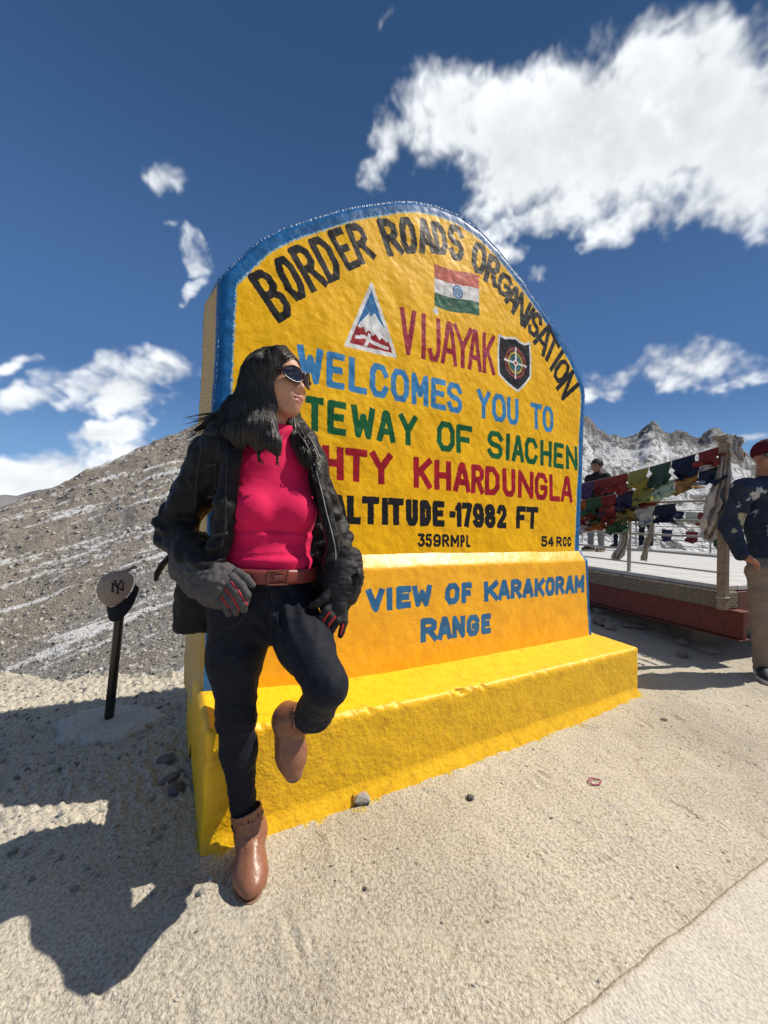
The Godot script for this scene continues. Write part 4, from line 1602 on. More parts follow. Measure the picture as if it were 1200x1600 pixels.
# ---------------------------------------------------------------- small things
func build_pole_and_cap() -> void:
	var foot := on_level(169, 1136)
	foot.y = ground_height(foot.x, foot.z)
	var top := at_depth(189, 938, -foot.z + 0.02)
	var axis := (top - foot).normalized()
	var root := thing("bollard_pole", "leaning black metal pole set in a round concrete footing, a cap hung on it", "pole", foot)
	var black := mat(0.012, 0.012, 0.013, 0.22)
	part(root, "tube", tube([axis * -0.05, axis * 0.3, top - foot + axis * 0.02], [0.021], 20), black)
	# poured footing, ragged round the edge
	var fn := noise(401, 1.6, 3)
	var v := PackedVector3Array()
	var rows := 9
	var cols := 41
	for r in rows:
		for c in cols:
			var a := TAU * c / (cols - 1)
			var rad := 0.20 * (1.0 + 0.28 * fn.get_noise_2d(cos(a) * 2.0, sin(a) * 2.0))
			var t: float = [1.0, 0.985, 0.95, 0.88, 0.72, 0.5, 0.3, 0.12, 0.0][r]
			var y: float = [-0.08, -0.01, 0.022, 0.032, 0.036, 0.038, 0.040, 0.041, 0.041][r]
			v.append(Vector3(cos(a) * rad * t * 1.25, y + 0.006 * fn.get_noise_2d(cos(a) * t * 4.0 + 3.0, sin(a) * t * 4.0), sin(a) * rad * t * 0.9))
	var fm := mat(0.50, 0.46, 0.40, 0.95)
	fm.albedo_texture = noise_texture(noise(402, 0.05, 5), 512, [[0.0, Color(0.6, 0.6, 0.6)], [0.5, Color(1, 1, 1)], [1.0, Color(1.25, 1.25, 1.25)]])
	tri(fm, 1.6, false)
	relief(fm, grey_texture(noise(403, 0.07, 4), 512), 0.6)
	part(root, "footing", mesh_of(v, grid_index(rows, cols)), fm)
	# the cap
	var zf := Vector3(0.40, -0.62, 0.66).normalized()
	var yu := Vector3(-0.32, 0.55, 0.72)
	yu = (yu - zf * yu.dot(zf)).normalized()
	var place := Transform3D(Basis(yu.cross(zf), yu, zf), at_depth(186, 921, -foot.z + 0.0))
	var cap := thing("cap", "beige baseball cap with black brim and monogram hanging on the black pole", "cap")
	cap.transform = place
	var canvas := cloth(0.36, 0.275, 0.225, 0.9, 300.0, 0.08)
	var rad := Vector3(0.082, 0.098, 0.096)
	v = PackedVector3Array()
	var wn := noise(404, 1.0, 2)
	rows = 16
	cols = 49
	for r in rows:
		var e := PI * 0.5 * r / float(rows - 1)
		for c in cols:
			var a := TAU * c / (cols - 1)
			var p := Vector3(sin(a) * cos(e), sin(e), cos(a) * cos(e)) * rad
			p *= 1.0 + 0.04 * wn.get_noise_3d(p.x * 18.0, p.y * 18.0, p.z * 18.0) - 0.012 * pow(absf(cos(a * 3.0)), 24.0) * cos(e)
			v.append(p)
	part(cap, "crown", slab_mesh(v, rows, cols, 0.003), canvas)
	var button := SphereMesh.new()
	button.radius = 0.008
	button.height = 0.011
	part(cap, "button", button, canvas, Transform3D(Basis(), Vector3(0, rad.y + 0.001, 0)))
	# curved brim
	v = PackedVector3Array()
	for r in 9:
		for c in 25:
			var a := lerpf(-1.42, 1.42, c / 24.0)
			var t := r / 8.0
			var inner := Vector3(sin(a) * 0.083, -0.004, cos(a) * 0.097)
			var outer := Vector3(sin(a) * 0.088, -0.018, cos(a) * 0.097 + 0.084 * pow(cos(a * 1.08), 0.6))
			var p := inner.lerp(outer, 1.0 - t)
			p.y -= 1.6 * p.x * p.x * (1.0 - t * 0.4)
			v.append(p)
	part(cap, "brim", slab_mesh(v, 9, 25, 0.004), cloth(0.014, 0.014, 0.016, 0.8))
	# strap and buckle at the back
	var strap := []
	for k in 9:
		var a := lerpf(PI - 0.75, PI + 0.75, k / 8.0)
		strap.append(Vector3(sin(a) * 0.090, 0.012, cos(a) * 0.106))
	part(cap, "strap", tube(strap, [0.010], 8, true, 0.3), canvas)
	part(cap, "strap_end", tube([Vector3(0.06, 0.012, -0.09), Vector3(0.085, 0.016, -0.085), Vector3(0.105, 0.012, -0.07)], [0.011, 0.012, 0.006], 8, true, 0.35), cloth(0.20, 0.155, 0.125, 0.9))
	# monogram: two interlocked letters in raised thread
	var ink := mat(0.012, 0.012, 0.016, 0.8)
	var strokes := [
		[[-0.62, -0.62], [-0.62, 0.55], [0.62, -0.62], [0.62, 0.55]],
		[[-0.80, 0.60], [-0.45, 0.52]], [[-0.82, -0.66], [-0.42, -0.62]], [[0.44, 0.50], [0.82, 0.58]],
		[[-0.40, 0.95], [0.0, 0.05], [0.42, 0.95]], [[0.0, 0.05], [0.0, -0.95]], [[-0.56, 0.98], [-0.24, 0.94]], [[0.26, 0.94], [0.58, 0.98]], [[-0.18, -0.97], [0.18, -0.97]]]
	var iv := PackedVector3Array()
	var ii := PackedInt32Array()
	# it sits on the front of the crown: find that spot on the rounded cloth
	var inv := place.affine_inverse()
	var eye := (inv * EYE) / rad
	var look := (inv.basis * ray(184, 917)) / rad
	var bq := eye.dot(look)
	var hitting := (-bq - sqrt(maxf(bq * bq - look.length_squared() * (eye.length_squared() - 1.0), 0.0))) / look.length_squared()
	var spot := (eye + look * hitting) * rad
	var face := (spot / rad / rad).normalized()
	var lx := (inv.basis * Vector3(0.97, 0.22, 0.0))
	lx = (lx - face * lx.dot(face)).normalized()
	var ly := face.cross(lx)
	for s in strokes:
		var line := []
		for i in s.size() - 1:
			for k in 6:
				var q := Vector2(s[i][0], s[i][1]).lerp(Vector2(s[i + 1][0], s[i + 1][1]), k / 5.0)
				var p := spot + lx * q.x * 0.034 + ly * q.y * 0.033
				line.append(p * (1.022 / (p / rad).length()))
		tube_into(iv, ii, line, [0.0032], 6)
	part(cap, "monogram", mesh_of(iv, ii), ink)

func rest_stone(label: String, px: float, py: float, size: Vector3, s: int, c: Color, group := "", turn := 0.0) -> void:
	var p := on_level(px, py)
	p.y = ground_height(p.x, p.z) + size.y * 0.24
	var m := mat(c.r, c.g, c.b, 0.9)
	m.albedo_texture = shared("stone_tone", func() -> Texture2D: return noise_texture(noise(70, 0.03, 4), 128, [[0.0, Color(0.65, 0.65, 0.65)], [0.5, Color(1, 1, 1)], [1.0, Color(1.3, 1.3, 1.3)]]))
	tri(m, 6.0, false)
	var o := part(self, "stone", stone_mesh(s, size, 16), m, Transform3D(Basis(Vector3.UP, turn), p))
	tag(o, label, "stone", group)

func build_stones() -> void:
	var slate := Color(0.15, 0.145, 0.145)
	rest_stone("flat grey stone lying in the dirt next to the plinth's shaded end", 259, 1192, Vector3(0.10, 0.045, 0.075), 501, slate, "", 0.4)
	rest_stone("angular slate-grey stone wedged in a hollow against the plinth's shaded end", 276, 1238, Vector3(0.085, 0.05, 0.07), 502, slate * 0.8, "", 1.2)
	rest_stone("long tilted slab of rock between the two stones by the plinth", 266, 1222, Vector3(0.11, 0.04, 0.05), 503, Color(0.17, 0.155, 0.14), "", 0.9)
	rest_stone("small dark stone half buried near the concrete footing", 235, 1135, Vector3(0.05, 0.03, 0.04), 504, slate)
	rest_stone("grey stone splashed with yellow paint at the foot of the plinth front", 566, 1252, Vector3(0.085, 0.05, 0.06), 505, Color(0.30, 0.28, 0.25), "", 0.3)
	rest_stone("broken yellow-painted chip standing against the plinth front", 551, 1252, Vector3(0.03, 0.06, 0.05), 506, Color(0.34, 0.20, 0.02), "", 0.7)
	rest_stone("single dark grey pebble on open ground before the plinth", 735, 1245, Vector3(0.034, 0.024, 0.028), 507, Color(0.10, 0.10, 0.095))
	rest_stone("small dark pebble lying in front of the standing boot", 570, 1389, Vector3(0.016, 0.011, 0.012), 508, Color(0.09, 0.085, 0.08))
	rest_stone("dark pebble on the level ground short of the platform shadow", 1037, 1127, Vector3(0.05, 0.018, 0.025), 509, Color(0.12, 0.11, 0.10))
	# stones heaped under the platform edge
	var r := RandomNumberGenerator.new()
	r.seed = 17
	for i in 22:
		var u := r.randf_range(0.2, 3.2)
		var p := on_deck(u, r.randf_range(-0.32, 0.25), -DECK_Y)
		var size := Vector3(r.randf_range(0.10, 0.26), r.randf_range(0.05, 0.12), r.randf_range(0.08, 0.18))
		p.y = ground_height(p.x, p.z) + size.y * 0.3
		var c := r.randf_range(0.12, 0.24)
		var o := part(self, "stone", stone_mesh(520 + i, size), mat(c, c * 0.93, c * 0.84, 0.95), Transform3D(Basis(Vector3.UP, r.randf() * TAU), p))
		tag(o, "rough stone piled under the platform's red steel beam", "stone", "stones under the platform")
	# a lost pink hair band
	var c := on_level(929, 1222)
	c.y = ground_height(c.x, c.z) + 0.006
	var ring := []
	for k in 25:
		var a := TAU * k / 24.0
		ring.append(Vector3(cos(a) * 0.026 * (1.0 + 0.12 * sin(a * 3.0)), 0.002 * sin(a * 2.0), sin(a) * 0.020))
	var o := part(self, "hair_band", tube(ring, [0.0028], 6, false), mat(0.34, 0.045, 0.11, 0.7), Transform3D(Basis(Vector3.UP, 0.4), c))
	tag(o, "dark pink hair band lying on the pale ground", "hair band")
	# loose grit and gravel that nobody could count
	var shapes := []
	for k in 5:
		shapes.append(stone_mesh(600 + k, Vector3(1.0, 0.65, 0.85), 9))
	for k in 5:
		var mm := MultiMesh.new()
		mm.transform_format = MultiMesh.TRANSFORM_3D
		mm.use_colors = true
		mm.mesh = shapes[k]
		var list := []
		var cols := []
		while list.size() < 1000:
			var loose := r.randf() < 0.62
			var x := r.randf_range(-2.9, -0.45) if loose else r.randf_range(-1.2, 3.4)
			var z := r.randf_range(-2.75, -1.1) if loose else r.randf_range(-4.2, -0.5)
			var q := sign_frame.affine_inverse() * Vector3(x, 0, z)
			if q.x > -0.06 and q.x < 2.6 and q.z < 0.05 and q.z > -0.95:
				continue
			var s := 0.004 + 0.010 * pow(r.randf(), 3.0) if not loose else 0.006 + 0.026 * pow(r.randf(), 4.0)
			var c2 := r.randf_range(0.20, 0.46) if not loose else r.randf_range(0.17, 0.42)
			list.append(Transform3D(Basis(Vector3.UP, r.randf() * TAU).rotated(Vector3.RIGHT, r.randf_range(-0.4, 0.4)).scaled(Vector3.ONE * s), Vector3(x, ground_height(x, z) + fine_relief(x, z) + s * 0.12, z)))
			cols.append(Color(c2, c2 * 0.95, c2 * 0.87))
		mm.instance_count = list.size()
		for i in list.size():
			mm.set_instance_transform(i, list[i])
			mm.set_instance_color(i, cols[i])
		var mi := MultiMeshInstance3D.new()
		mi.multimesh = mm
		var gm := mat(1, 1, 1, 0.95)
		gm.vertex_color_use_as_albedo = true
		mi.material_override = gm
		mi.name = numbered("gravel")
		mi.set_meta("kind", "stuff")
		add_child(mi)
	# boulders and blocks strewn over the scree slope
	for k in 3:
		var mm := MultiMesh.new()
		mm.transform_format = MultiMesh.TRANSFORM_3D
		mm.use_colors = true
		mm.mesh = shapes[k]
		var list := []
		var cols := []
		for i in SCREE.size():
			if i % 3 != k:
				continue
			var p: Vector3 = SCREE[i]
			var s := (0.07 + 0.40 * pow(r.randf(), 7.0)) * (0.45 + p.length() / 45.0)
			var c2 := r.randf_range(0.15, 0.42)
			list.append(Transform3D(Basis(Vector3(r.randf(), r.randf(), r.randf()).normalized(), r.randf() * TAU).scaled(Vector3.ONE * s), p))
			cols.append(Color(c2, c2 * 0.95, c2 * 0.88))
		mm.instance_count = list.size()
		for i in list.size():
			mm.set_instance_transform(i, list[i])
			mm.set_instance_color(i, cols[i])
		var mi := MultiMeshInstance3D.new()
		mi.multimesh = mm
		var gm := mat(1, 1, 1, 0.95)
		gm.vertex_color_use_as_albedo = true
		mi.material_override = gm
		mi.name = numbered("scree_rocks")
		mi.set_meta("kind", "stuff")
		add_child(mi)

# ---------------------------------------------------------------- the woman
func to_picture(p: Vector3) -> Vector2:
	var q := lens_basis.inverse() * (p - EYE)
	return Vector2(600.0 + FOCAL * q.x / -q.z, 800.0 - FOCAL * q.y / -q.z)

func pts(list: Array) -> Array:
	var out := []
	for p in list:
		out.append(at_depth(p[0], p[1], p[2]))
	return out

func bounds(list: Array, pad: float) -> Array:
	var lo: Vector3 = list[0]
	var hi: Vector3 = list[0]
	for p in list:
		lo = lo.min(p)
		hi = hi.max(p)
	return [lo - Vector3.ONE * pad, hi + Vector3.ONE * pad]

func field_for(list: Array, pad: float, cell: float) -> Field:
	var b := bounds(list, pad)
	return Field.new(b[0], b[1], cell)

func cloth(r: float, g: float, b: float, rough := 0.85, weave := 260.0, depth := 0.05) -> StandardMaterial3D:
	var m := mat(r, g, b, rough)
	m.metallic_specular = 0.3
	tri(m, weave / 64.0, false)
	m.albedo_texture = shared("weave_tone", func() -> Texture2D: return noise_texture(noise(3, 0.09, 3), 256, [[0.0, Color(0.72, 0.72, 0.72)], [0.5, Color(1, 1, 1)], [1.0, Color(1.25, 1.25, 1.25)]]))
	relief(m, shared("weave_relief", func() -> Texture2D: return grey_texture(noise(4, 0.12, 2), 256)), depth)
	return m

# sagging creases: ridges that run across the limb, bunched where it bends
func crease(p: Vector3, n: FastNoiseLite, a: Vector3, b: Vector3, amp: float) -> float:
	return amp * (n.get_noise_3d(p.x * a.x, p.y * a.y, p.z * a.z) + 0.6 * n.get_noise_3d(p.x * b.x + 5.0, p.y * b.y, p.z * b.z))

# a line drawn on a surface, given by a few picture points
func laid(f: Field, line: Array, lift: float, t1 := 1.5, t0 := 0.9) -> Array:
	var out := []
	for i in line.size() - 1:
		var a := Vector2(line[i][0], line[i][1])
		var b := Vector2(line[i + 1][0], line[i + 1][1])
		var n := maxi(1, int(a.distance_to(b) / 4.0))
		for k in n:
			var q := a.lerp(b, k / float(n))
			out.append(f.hit(EYE, ray(q.x, q.y), t0, t1) - ray(q.x, q.y).normalized() * lift)
	# drop jumps from one fold to another
	for i in range(1, out.size() - 1):
		out[i] = (out[i - 1] + out[i] * 2.0 + out[i + 1]) / 4.0 - ray(600, 800) * 0.0
	return out

func build_woman() -> void:
	var toe := on_level(393, 1412, 0.012)
	var heel := Vector3(-0.400, 0.0, -1.262)
	var root := thing("person", "woman in pink turtleneck, open black jacket and sunglasses leaning before the yellow monument", "person", Vector3(heel.x, 0, heel.z))
	var off := Transform3D(Basis(), -root.position)
	var fwd := Vector3(0.40, 0.0, 0.917).normalized()
	var right := Vector3(0.917, 0.0, -0.40).normalized()      # towards the right of the picture, her left
	var neck := at_depth(424, 690, 1.27)
	var sh_r := at_depth(334, 716, 1.245)
	var sh_l := at_depth(478, 724, 1.345)
	var el_r := at_depth(272, 828, 1.27)
	var wr_r := at_depth(328, 896, 1.13)
	var el_l := at_depth(522, 836, 1.385)
	var wr_l := at_depth(529, 910, 1.235)
	var chest := at_depth(424, 748, 1.28)
	var bust := at_depth(424, 797, 1.275)
	var under := at_depth(420, 845, 1.265)
	var waist := at_depth(418, 890, 1.26)
	var pelvis := at_depth(411, 940, 1.26)
	var hip_r := at_depth(371, 955, 1.225)
	var hip_l := at_depth(449, 950, 1.275)
	var kn_r := at_depth(369, 1118, 1.205)
	var an_r := at_depth(383, 1283, 1.225)
	var kn_l := at_depth(511, 1072, 1.03)
	var an_l := at_depth(474, 1128, 1.255)

	# ---- jeans
	var wr := noise(201, 1.0, 3)
	var f := field_for([waist + right * 0.2, pelvis - right * 0.2 - fwd * 0.15, kn_r, an_r - Vector3(0, 0.05, 0), kn_l + fwd * 0.02, an_l], 0.09, 0.0085)
	f.chain([waist - Vector3(0, 0.005, 0), pelvis + Vector3(0, 0.01, 0)], [0.140, 0.152], 0.03, fwd, 1.36)
	f.cone(pelvis - right * 0.065 - fwd * 0.055, 0.075, pelvis + right * 0.065 - fwd * 0.055, 0.075, 0.04)
	f.chain([hip_r, hip_r.lerp(kn_r, 0.45) - right * 0.004, kn_r, kn_r.lerp(an_r, 0.35) - fwd * 0.018, an_r - Vector3(0, 0.03, 0)], [0.088, 0.079, 0.053, 0.050, 0.034], 0.035)
	f.chain([hip_l, hip_l.lerp(kn_l, 0.5), kn_l], [0.088, 0.078, 0.054], 0.035)
	f.chain([kn_l, kn_l.lerp(an_l, 0.45) - Vector3(0, 0.02, 0), an_l], [0.053, 0.052, 0.036], 0.02)
	f.cut(waist + Vector3(0, 0.012, 0), Vector3.UP)
	f.push(func(p: Vector3) -> float:
		var a := 0.0
		# rucks behind the knee, at the ankle and at the crotch
		var kr := p.distance_to(kn_r)
		var ka := p.distance_to(an_r)
		var kl := p.distance_to(kn_l.lerp(an_l, 0.6))
		var kh := p.distance_to(hip_l.lerp(hip_r, 0.5) + fwd * 0.08)
		a += 0.0036 * exp(-kr * kr * 80.0) * sin(p.y * 130.0 + p.x * 60.0 + 9.0 * wr.get_noise_3d(p.x * 9.0, p.y * 9.0, p.z * 9.0))
		a += 0.0040 * exp(-ka * ka * 70.0) * sin(p.y * 170.0 - p.x * 70.0 + 8.0 * wr.get_noise_3d(p.x * 9.0, p.y * 9.0, p.z * 9.0))
		a += 0.004 * exp(-kl * kl * 90.0) * sin((p.y + p.z * 0.8) * 150.0 + 8.0 * wr.get_noise_3d(p.x * 9.0, p.y * 9.0, p.z * 9.0))
		a += 0.005 * exp(-kh * kh * 45.0) * sin(p.y * 95.0 + absf(p.x - pelvis.x) * 130.0)
		return a + 0.004 * wr.get_noise_3d(p.x * 16.0, p.y * 7.0, p.z * 16.0) + 0.0025 * wr.get_noise_3d(p.x * 30.0, p.y * 34.0, p.z * 30.0))
	var denim := cloth(0.0085, 0.0108, 0.0185, 0.72, 400.0, 0.03)
	denim.rim_enabled = true
	denim.rim = 0.1
	var jeans := part(root, "jeans", f.mesh(), denim, off)
	# fly seam and pocket seams
	var thread := mat(0.03, 0.035, 0.05, 0.8)
	for line in [[[424, 925], [423, 950], [425, 975], [424, 998]], [[428, 925], [427, 950], [428, 968]], [[395, 945], [372, 975], [335, 992]]]:
		part(jeans, "seam", tube(laid(f, line, 0.001), [0.0013], 5), thread)

	# ---- sweater
	f = field_for([neck + Vector3(0, 0.12, 0), waist - Vector3(0, 0.05, 0), bust + right * 0.16, bust - right * 0.16, bust + fwd * 0.14, bust - fwd * 0.12], 0.05, 0.006)
	f.chain([neck - Vector3(0, 0.03, 0), chest, bust, under, waist - Vector3(0, 0.03, 0)], [0.070, 0.128, 0.142, 0.136, 0.146], 0.03, fwd, 1.42)
	f.cone(sh_r + right * 0.03, 0.062, sh_l - right * 0.03, 0.062, 0.04)
	for s in [-1.0, 1.0]:
		f.egg(bust + right * (0.062 * s) + fwd * 0.072 - Vector3(0, 0.008, 0), Basis(), Vector3(0.070, 0.066, 0.064), 0.045)
	f.egg(waist + fwd * 0.035 + Vector3(0, 0.03, 0), Basis(), Vector3(0.12, 0.085, 0.09), 0.05)
	f.cone(neck - Vector3(0, 0.02, 0), 0.066, neck + Vector3(0.008, 0.052, 0.004), 0.059, 0.018)
	f.cut(neck + Vector3(0.008, 0.060, 0.004), Vector3(0.1, 1, 0.1).normalized())
	f.cut(waist - Vector3(0, 0.030, 0), Vector3.DOWN)
	f.push(func(p: Vector3) -> float:
		var q := to_picture(p)
		var a := 0.0
		var side := (q.x - 420.0) / 70.0
		# soft rolls of the knit at the midriff, creases that pull to the arms
		a += 0.006 * sin((q.y - 822.0 - side * 4.0 - 5.0 * wr.get_noise_2d(q.x * 0.02, 1.0)) / 7.2) * smoothstep(818.0, 834.0, q.y) * (1.0 - smoothstep(872.0, 890.0, q.y)) * 0.8
		a -= 0.006 * exp(-pow((q.y - 829.0 - side * side * 4.0) / 4.5, 2.0))
		a -= 0.005 * exp(-pow((q.y - 869.0 + side * 3.0) / 4.0, 2.0))
		a += 0.0016 * sin((q.x * 0.55 + q.y) / 6.5 + 2.0 * wr.get_noise_2d(q.x * 0.03, q.y * 0.03)) * exp(-pow((q.x - 362.0) / 26.0, 2.0)) * (1.0 - smoothstep(805.0, 830.0, q.y))
		a += 0.0010 * sin((q.x * -0.5 + q.y) / 7.0) * exp(-pow((q.x - 492.0) / 22.0, 2.0))
		a += 0.0030 * wr.get_noise_3d(p.x * 7.0, p.y * 11.0, p.z * 7.0)
		# roll collar folds
		a += 0.0022 * sin((q.y - 672.0) / 4.0 + (q.x - 430.0) * 0.06) * (1.0 - smoothstep(684.0, 698.0, q.y))
		return a, 0.03)
	var knit := cloth(0.66, 0.012, 0.085, 0.8, 420.0, 0.06)
	knit.rim_enabled = true
	knit.rim = 0.5
	knit.rim_tint = 0.7
	part(root, "sweater", f.mesh(), knit, off)
	var torso := f

	# ---- belt
	var leather := mat(0.20, 0.030, 0.022, 0.45)
	var bc := waist - Vector3(0, 0.005, 0) + fwd * 0.012
	var tilt := Basis(fwd, deg_to_rad(-1.5))
	var bv := PackedVector3Array()
	for r in 7:
		var h: float = [-0.021, -0.021, -0.012, 0.0, 0.012, 0.021, 0.021][r]
		var o: float = [0.0, 0.008, 0.010, 0.0105, 0.010, 0.008, 0.0][r]
		for k in 61:
			var a := -TAU * k / 60.0
			var q := bc + tilt * (right * (cos(a) * (0.156 + o)) + fwd * (sin(a) * (0.122 + o)) + Vector3(0, h, 0))
			bv.append(q)
	var belt := part(root, "belt", mesh_of(bv, grid_index(7, 61, true)), leather, off)
	var brass := mat(0.16, 0.05, 0.035, 0.35, 0.3)
	var buckle_at := bc + fwd * 0.136 + right * 0.012
	for s in [[-0.028, 0.0, 0.007, 0.046], [0.028, 0.0, 0.006, 0.046], [0.0, 0.020, 0.05, 0.006], [0.0, -0.020, 0.05, 0.006], [0.002, 0.0, 0.030, 0.014]]:
		part(belt, "buckle", chamfer_box(Vector3(s[2], s[3], 0.008), 0.002), brass, Transform3D(Basis(right, Vector3.UP, fwd), buckle_at + right * s[0] + Vector3(0, s[1], 0)))

	# ---- jacket
	f = field_for([sh_r, sh_l, el_r, el_l, wr_r, wr_l, at_depth(275, 985, 1.3), neck + Vector3(0, 0.08, 0), chest - fwd * 0.18, bust + fwd * 0.14], 0.085, 0.0078)
	f.chain([chest + Vector3(0, 0.03, 0) - fwd * 0.01, bust, under, waist, pelvis - fwd * 0.07], [0.148, 0.168, 0.166, 0.170, 0.165], 0.03, fwd, 1.32)
	f.cone(sh_r - Vector3(0, 0.004, 0), 0.072, sh_l - Vector3(0, 0.004, 0), 0.072, 0.04)
	# sleeves
	f.chain([sh_r - Vector3(0, 0.005, 0), sh_r.lerp(el_r, 0.55), el_r, el_r.lerp(wr_r, 0.55), wr_r], [0.072, 0.062, 0.058, 0.056, 0.048], 0.025)
	f.chain([sh_l - Vector3(0, 0.005, 0), sh_l.lerp(el_l, 0.55), el_l, el_l.lerp(wr_l, 0.5), wr_l], [0.066, 0.056, 0.053, 0.051, 0.046], 0.025)
	# skirt of the jacket hanging behind the hip
	var hem := pts([[322, 870, 1.27], [310, 930, 1.28], [306, 990, 1.28]])
	f.chain(hem, [0.066, 0.068, 0.070], 0.03, Vector3(0.2, 0, 0.98), 1.7)
	f.chain(pts([[496, 850, 1.33], [500, 890, 1.31], [500, 930, 1.29]]), [0.055, 0.055, 0.045], 0.03, fwd, 1.5)
	f.chain(pts([[516, 895, 1.29], [515, 925, 1.28], [510, 945, 1.27]]), [0.036, 0.036, 0.026], 0.03, fwd, 1.4)
	# hood and collar bunched round the neck
	f.chain(pts([[368, 722, 1.155], [340, 696, 1.20], [345, 668, 1.29], [400, 655, 1.38], [456, 668, 1.40], [480, 690, 1.33], [484, 725, 1.25]]), [0.026, 0.040, 0.046, 0.048, 0.044, 0.034, 0.022], 0.02)
	# the flap of the far front edge
	f.chain(pts([[490, 730, 1.245], [505, 790, 1.225], [518, 840, 1.22], [514, 890, 1.22]]), [0.020, 0.024, 0.026, 0.020], 0.02)
	f.chain(pts([[358, 730, 1.145], [352, 790, 1.13], [344, 850, 1.135], [334, 880, 1.16]]), [0.024, 0.026, 0.028, 0.026], 0.02)
	f.cut(at_depth(300, 985, 1.30), Vector3(0.05, -1, 0.1).normalized())
	var opening := PackedVector2Array()
	for q in [[398, 640], [380, 690], [373, 740], [370, 800], [362, 850], [345, 884], [338, 905], [352, 1100], [520, 1100], [500, 930], [497, 905], [508, 880], [512, 850], [502, 810], [494, 770], [486, 730], [476, 690], [462, 640]]:
		opening.append(Vector2(q[0], q[1]))
	f.open(to_picture, opening, 1.2 / 600.0, func(p: Vector3) -> float: return -p.z - 1.25 - 0.22 * (p.x + 0.40))
	f.push(func(p: Vector3) -> float:
		var a := crease(p, wr, Vector3(10, 14, 10), Vector3(24, 30, 24), 0.0065)
		var rd := 1.0 - absf(wr.get_noise_3d(p.x * 13.0 + p.y * 5.0, p.y * 10.0 - p.x * 6.0, p.z * 13.0)) * 3.4
		a += 0.0042 * maxf(rd, 0.0)
		for e in [[el_r, 0.010, 70.0], [wr_r, 0.008, 90.0], [el_l, 0.010, 75.0], [wr_l, 0.010, 85.0]]:
			var r2: float = p.distance_squared_to(e[0])
			if r2 < 0.03:
				a += e[1] * exp(-r2 * 90.0) * sin(p.distance_to(e[0] + Vector3(0.0, 0.13, 0.05)) * e[2] * 1.6 + 4.0 * wr.get_noise_3d(p.x * 8.0, p.y * 8.0, p.z * 8.0))
		return a, 0.03)
	var shell := cloth(0.0085, 0.0085, 0.0095, 0.55, 300.0, 0.03)
	shell.rim_enabled = true
	shell.rim = 0.35
	var jacket := part(root, "jacket", f.mesh(), shell, off)
	var coat := f
	# zip along the far edge, stitched placket, toggles and pocket flap on the near side
	var pale := mat(0.35, 0.34, 0.33, 0.5)
	part(jacket, "zip", tube(laid(coat, [[494, 735], [502, 765], [510, 800], [518, 830], [524, 855], [525, 875], [519, 890], [510, 899], [506, 908]], 0.003), [0.0015], 6), pale)
	var trim := mat(0.010, 0.010, 0.011, 0.6)
	for line in [[[342, 690], [337, 740], [336, 800], [332, 850]], [[356, 700], [353, 760], [352, 820], [344, 865]], [[318, 690], [308, 740], [305, 800]]]:
		part(jacket, "seam", tube(laid(coat, line, 0.001), [0.0026], 6), trim)
	for q in [[331, 727, 14], [333, 776, 8], [345, 835, 10], [328, 678, -8]]:
		var p := coat.hit(EYE, ray(q[0], q[1]), 0.9, 1.5) - ray(q[0], q[1]) * 0.004
		part(jacket, "toggle", chamfer_box(Vector3(0.040, 0.012, 0.010), 0.003), trim, Transform3D(Basis(Vector3.BACK, deg_to_rad(q[2])), p))
	# loose cuff strap
	part(jacket, "cuff_strap", tube(pts([[268, 868, 1.27], [254, 882, 1.27], [246, 896, 1.27], [243, 908, 1.268]]), [0.016, 0.016, 0.014, 0.007], 8, true, 0.6), shell)
	part(jacket, "cuff_strap", tube(pts([[560, 890, 1.19], [565, 902, 1.18], [562, 916, 1.18]]), [0.012, 0.013, 0.007], 8, true, 0.35), shell)

	build_gloves(root, off)
	build_boots(root, off, heel, toe, an_r, an_l, kn_l)
	build_head(root, off, neck, torso, coat)

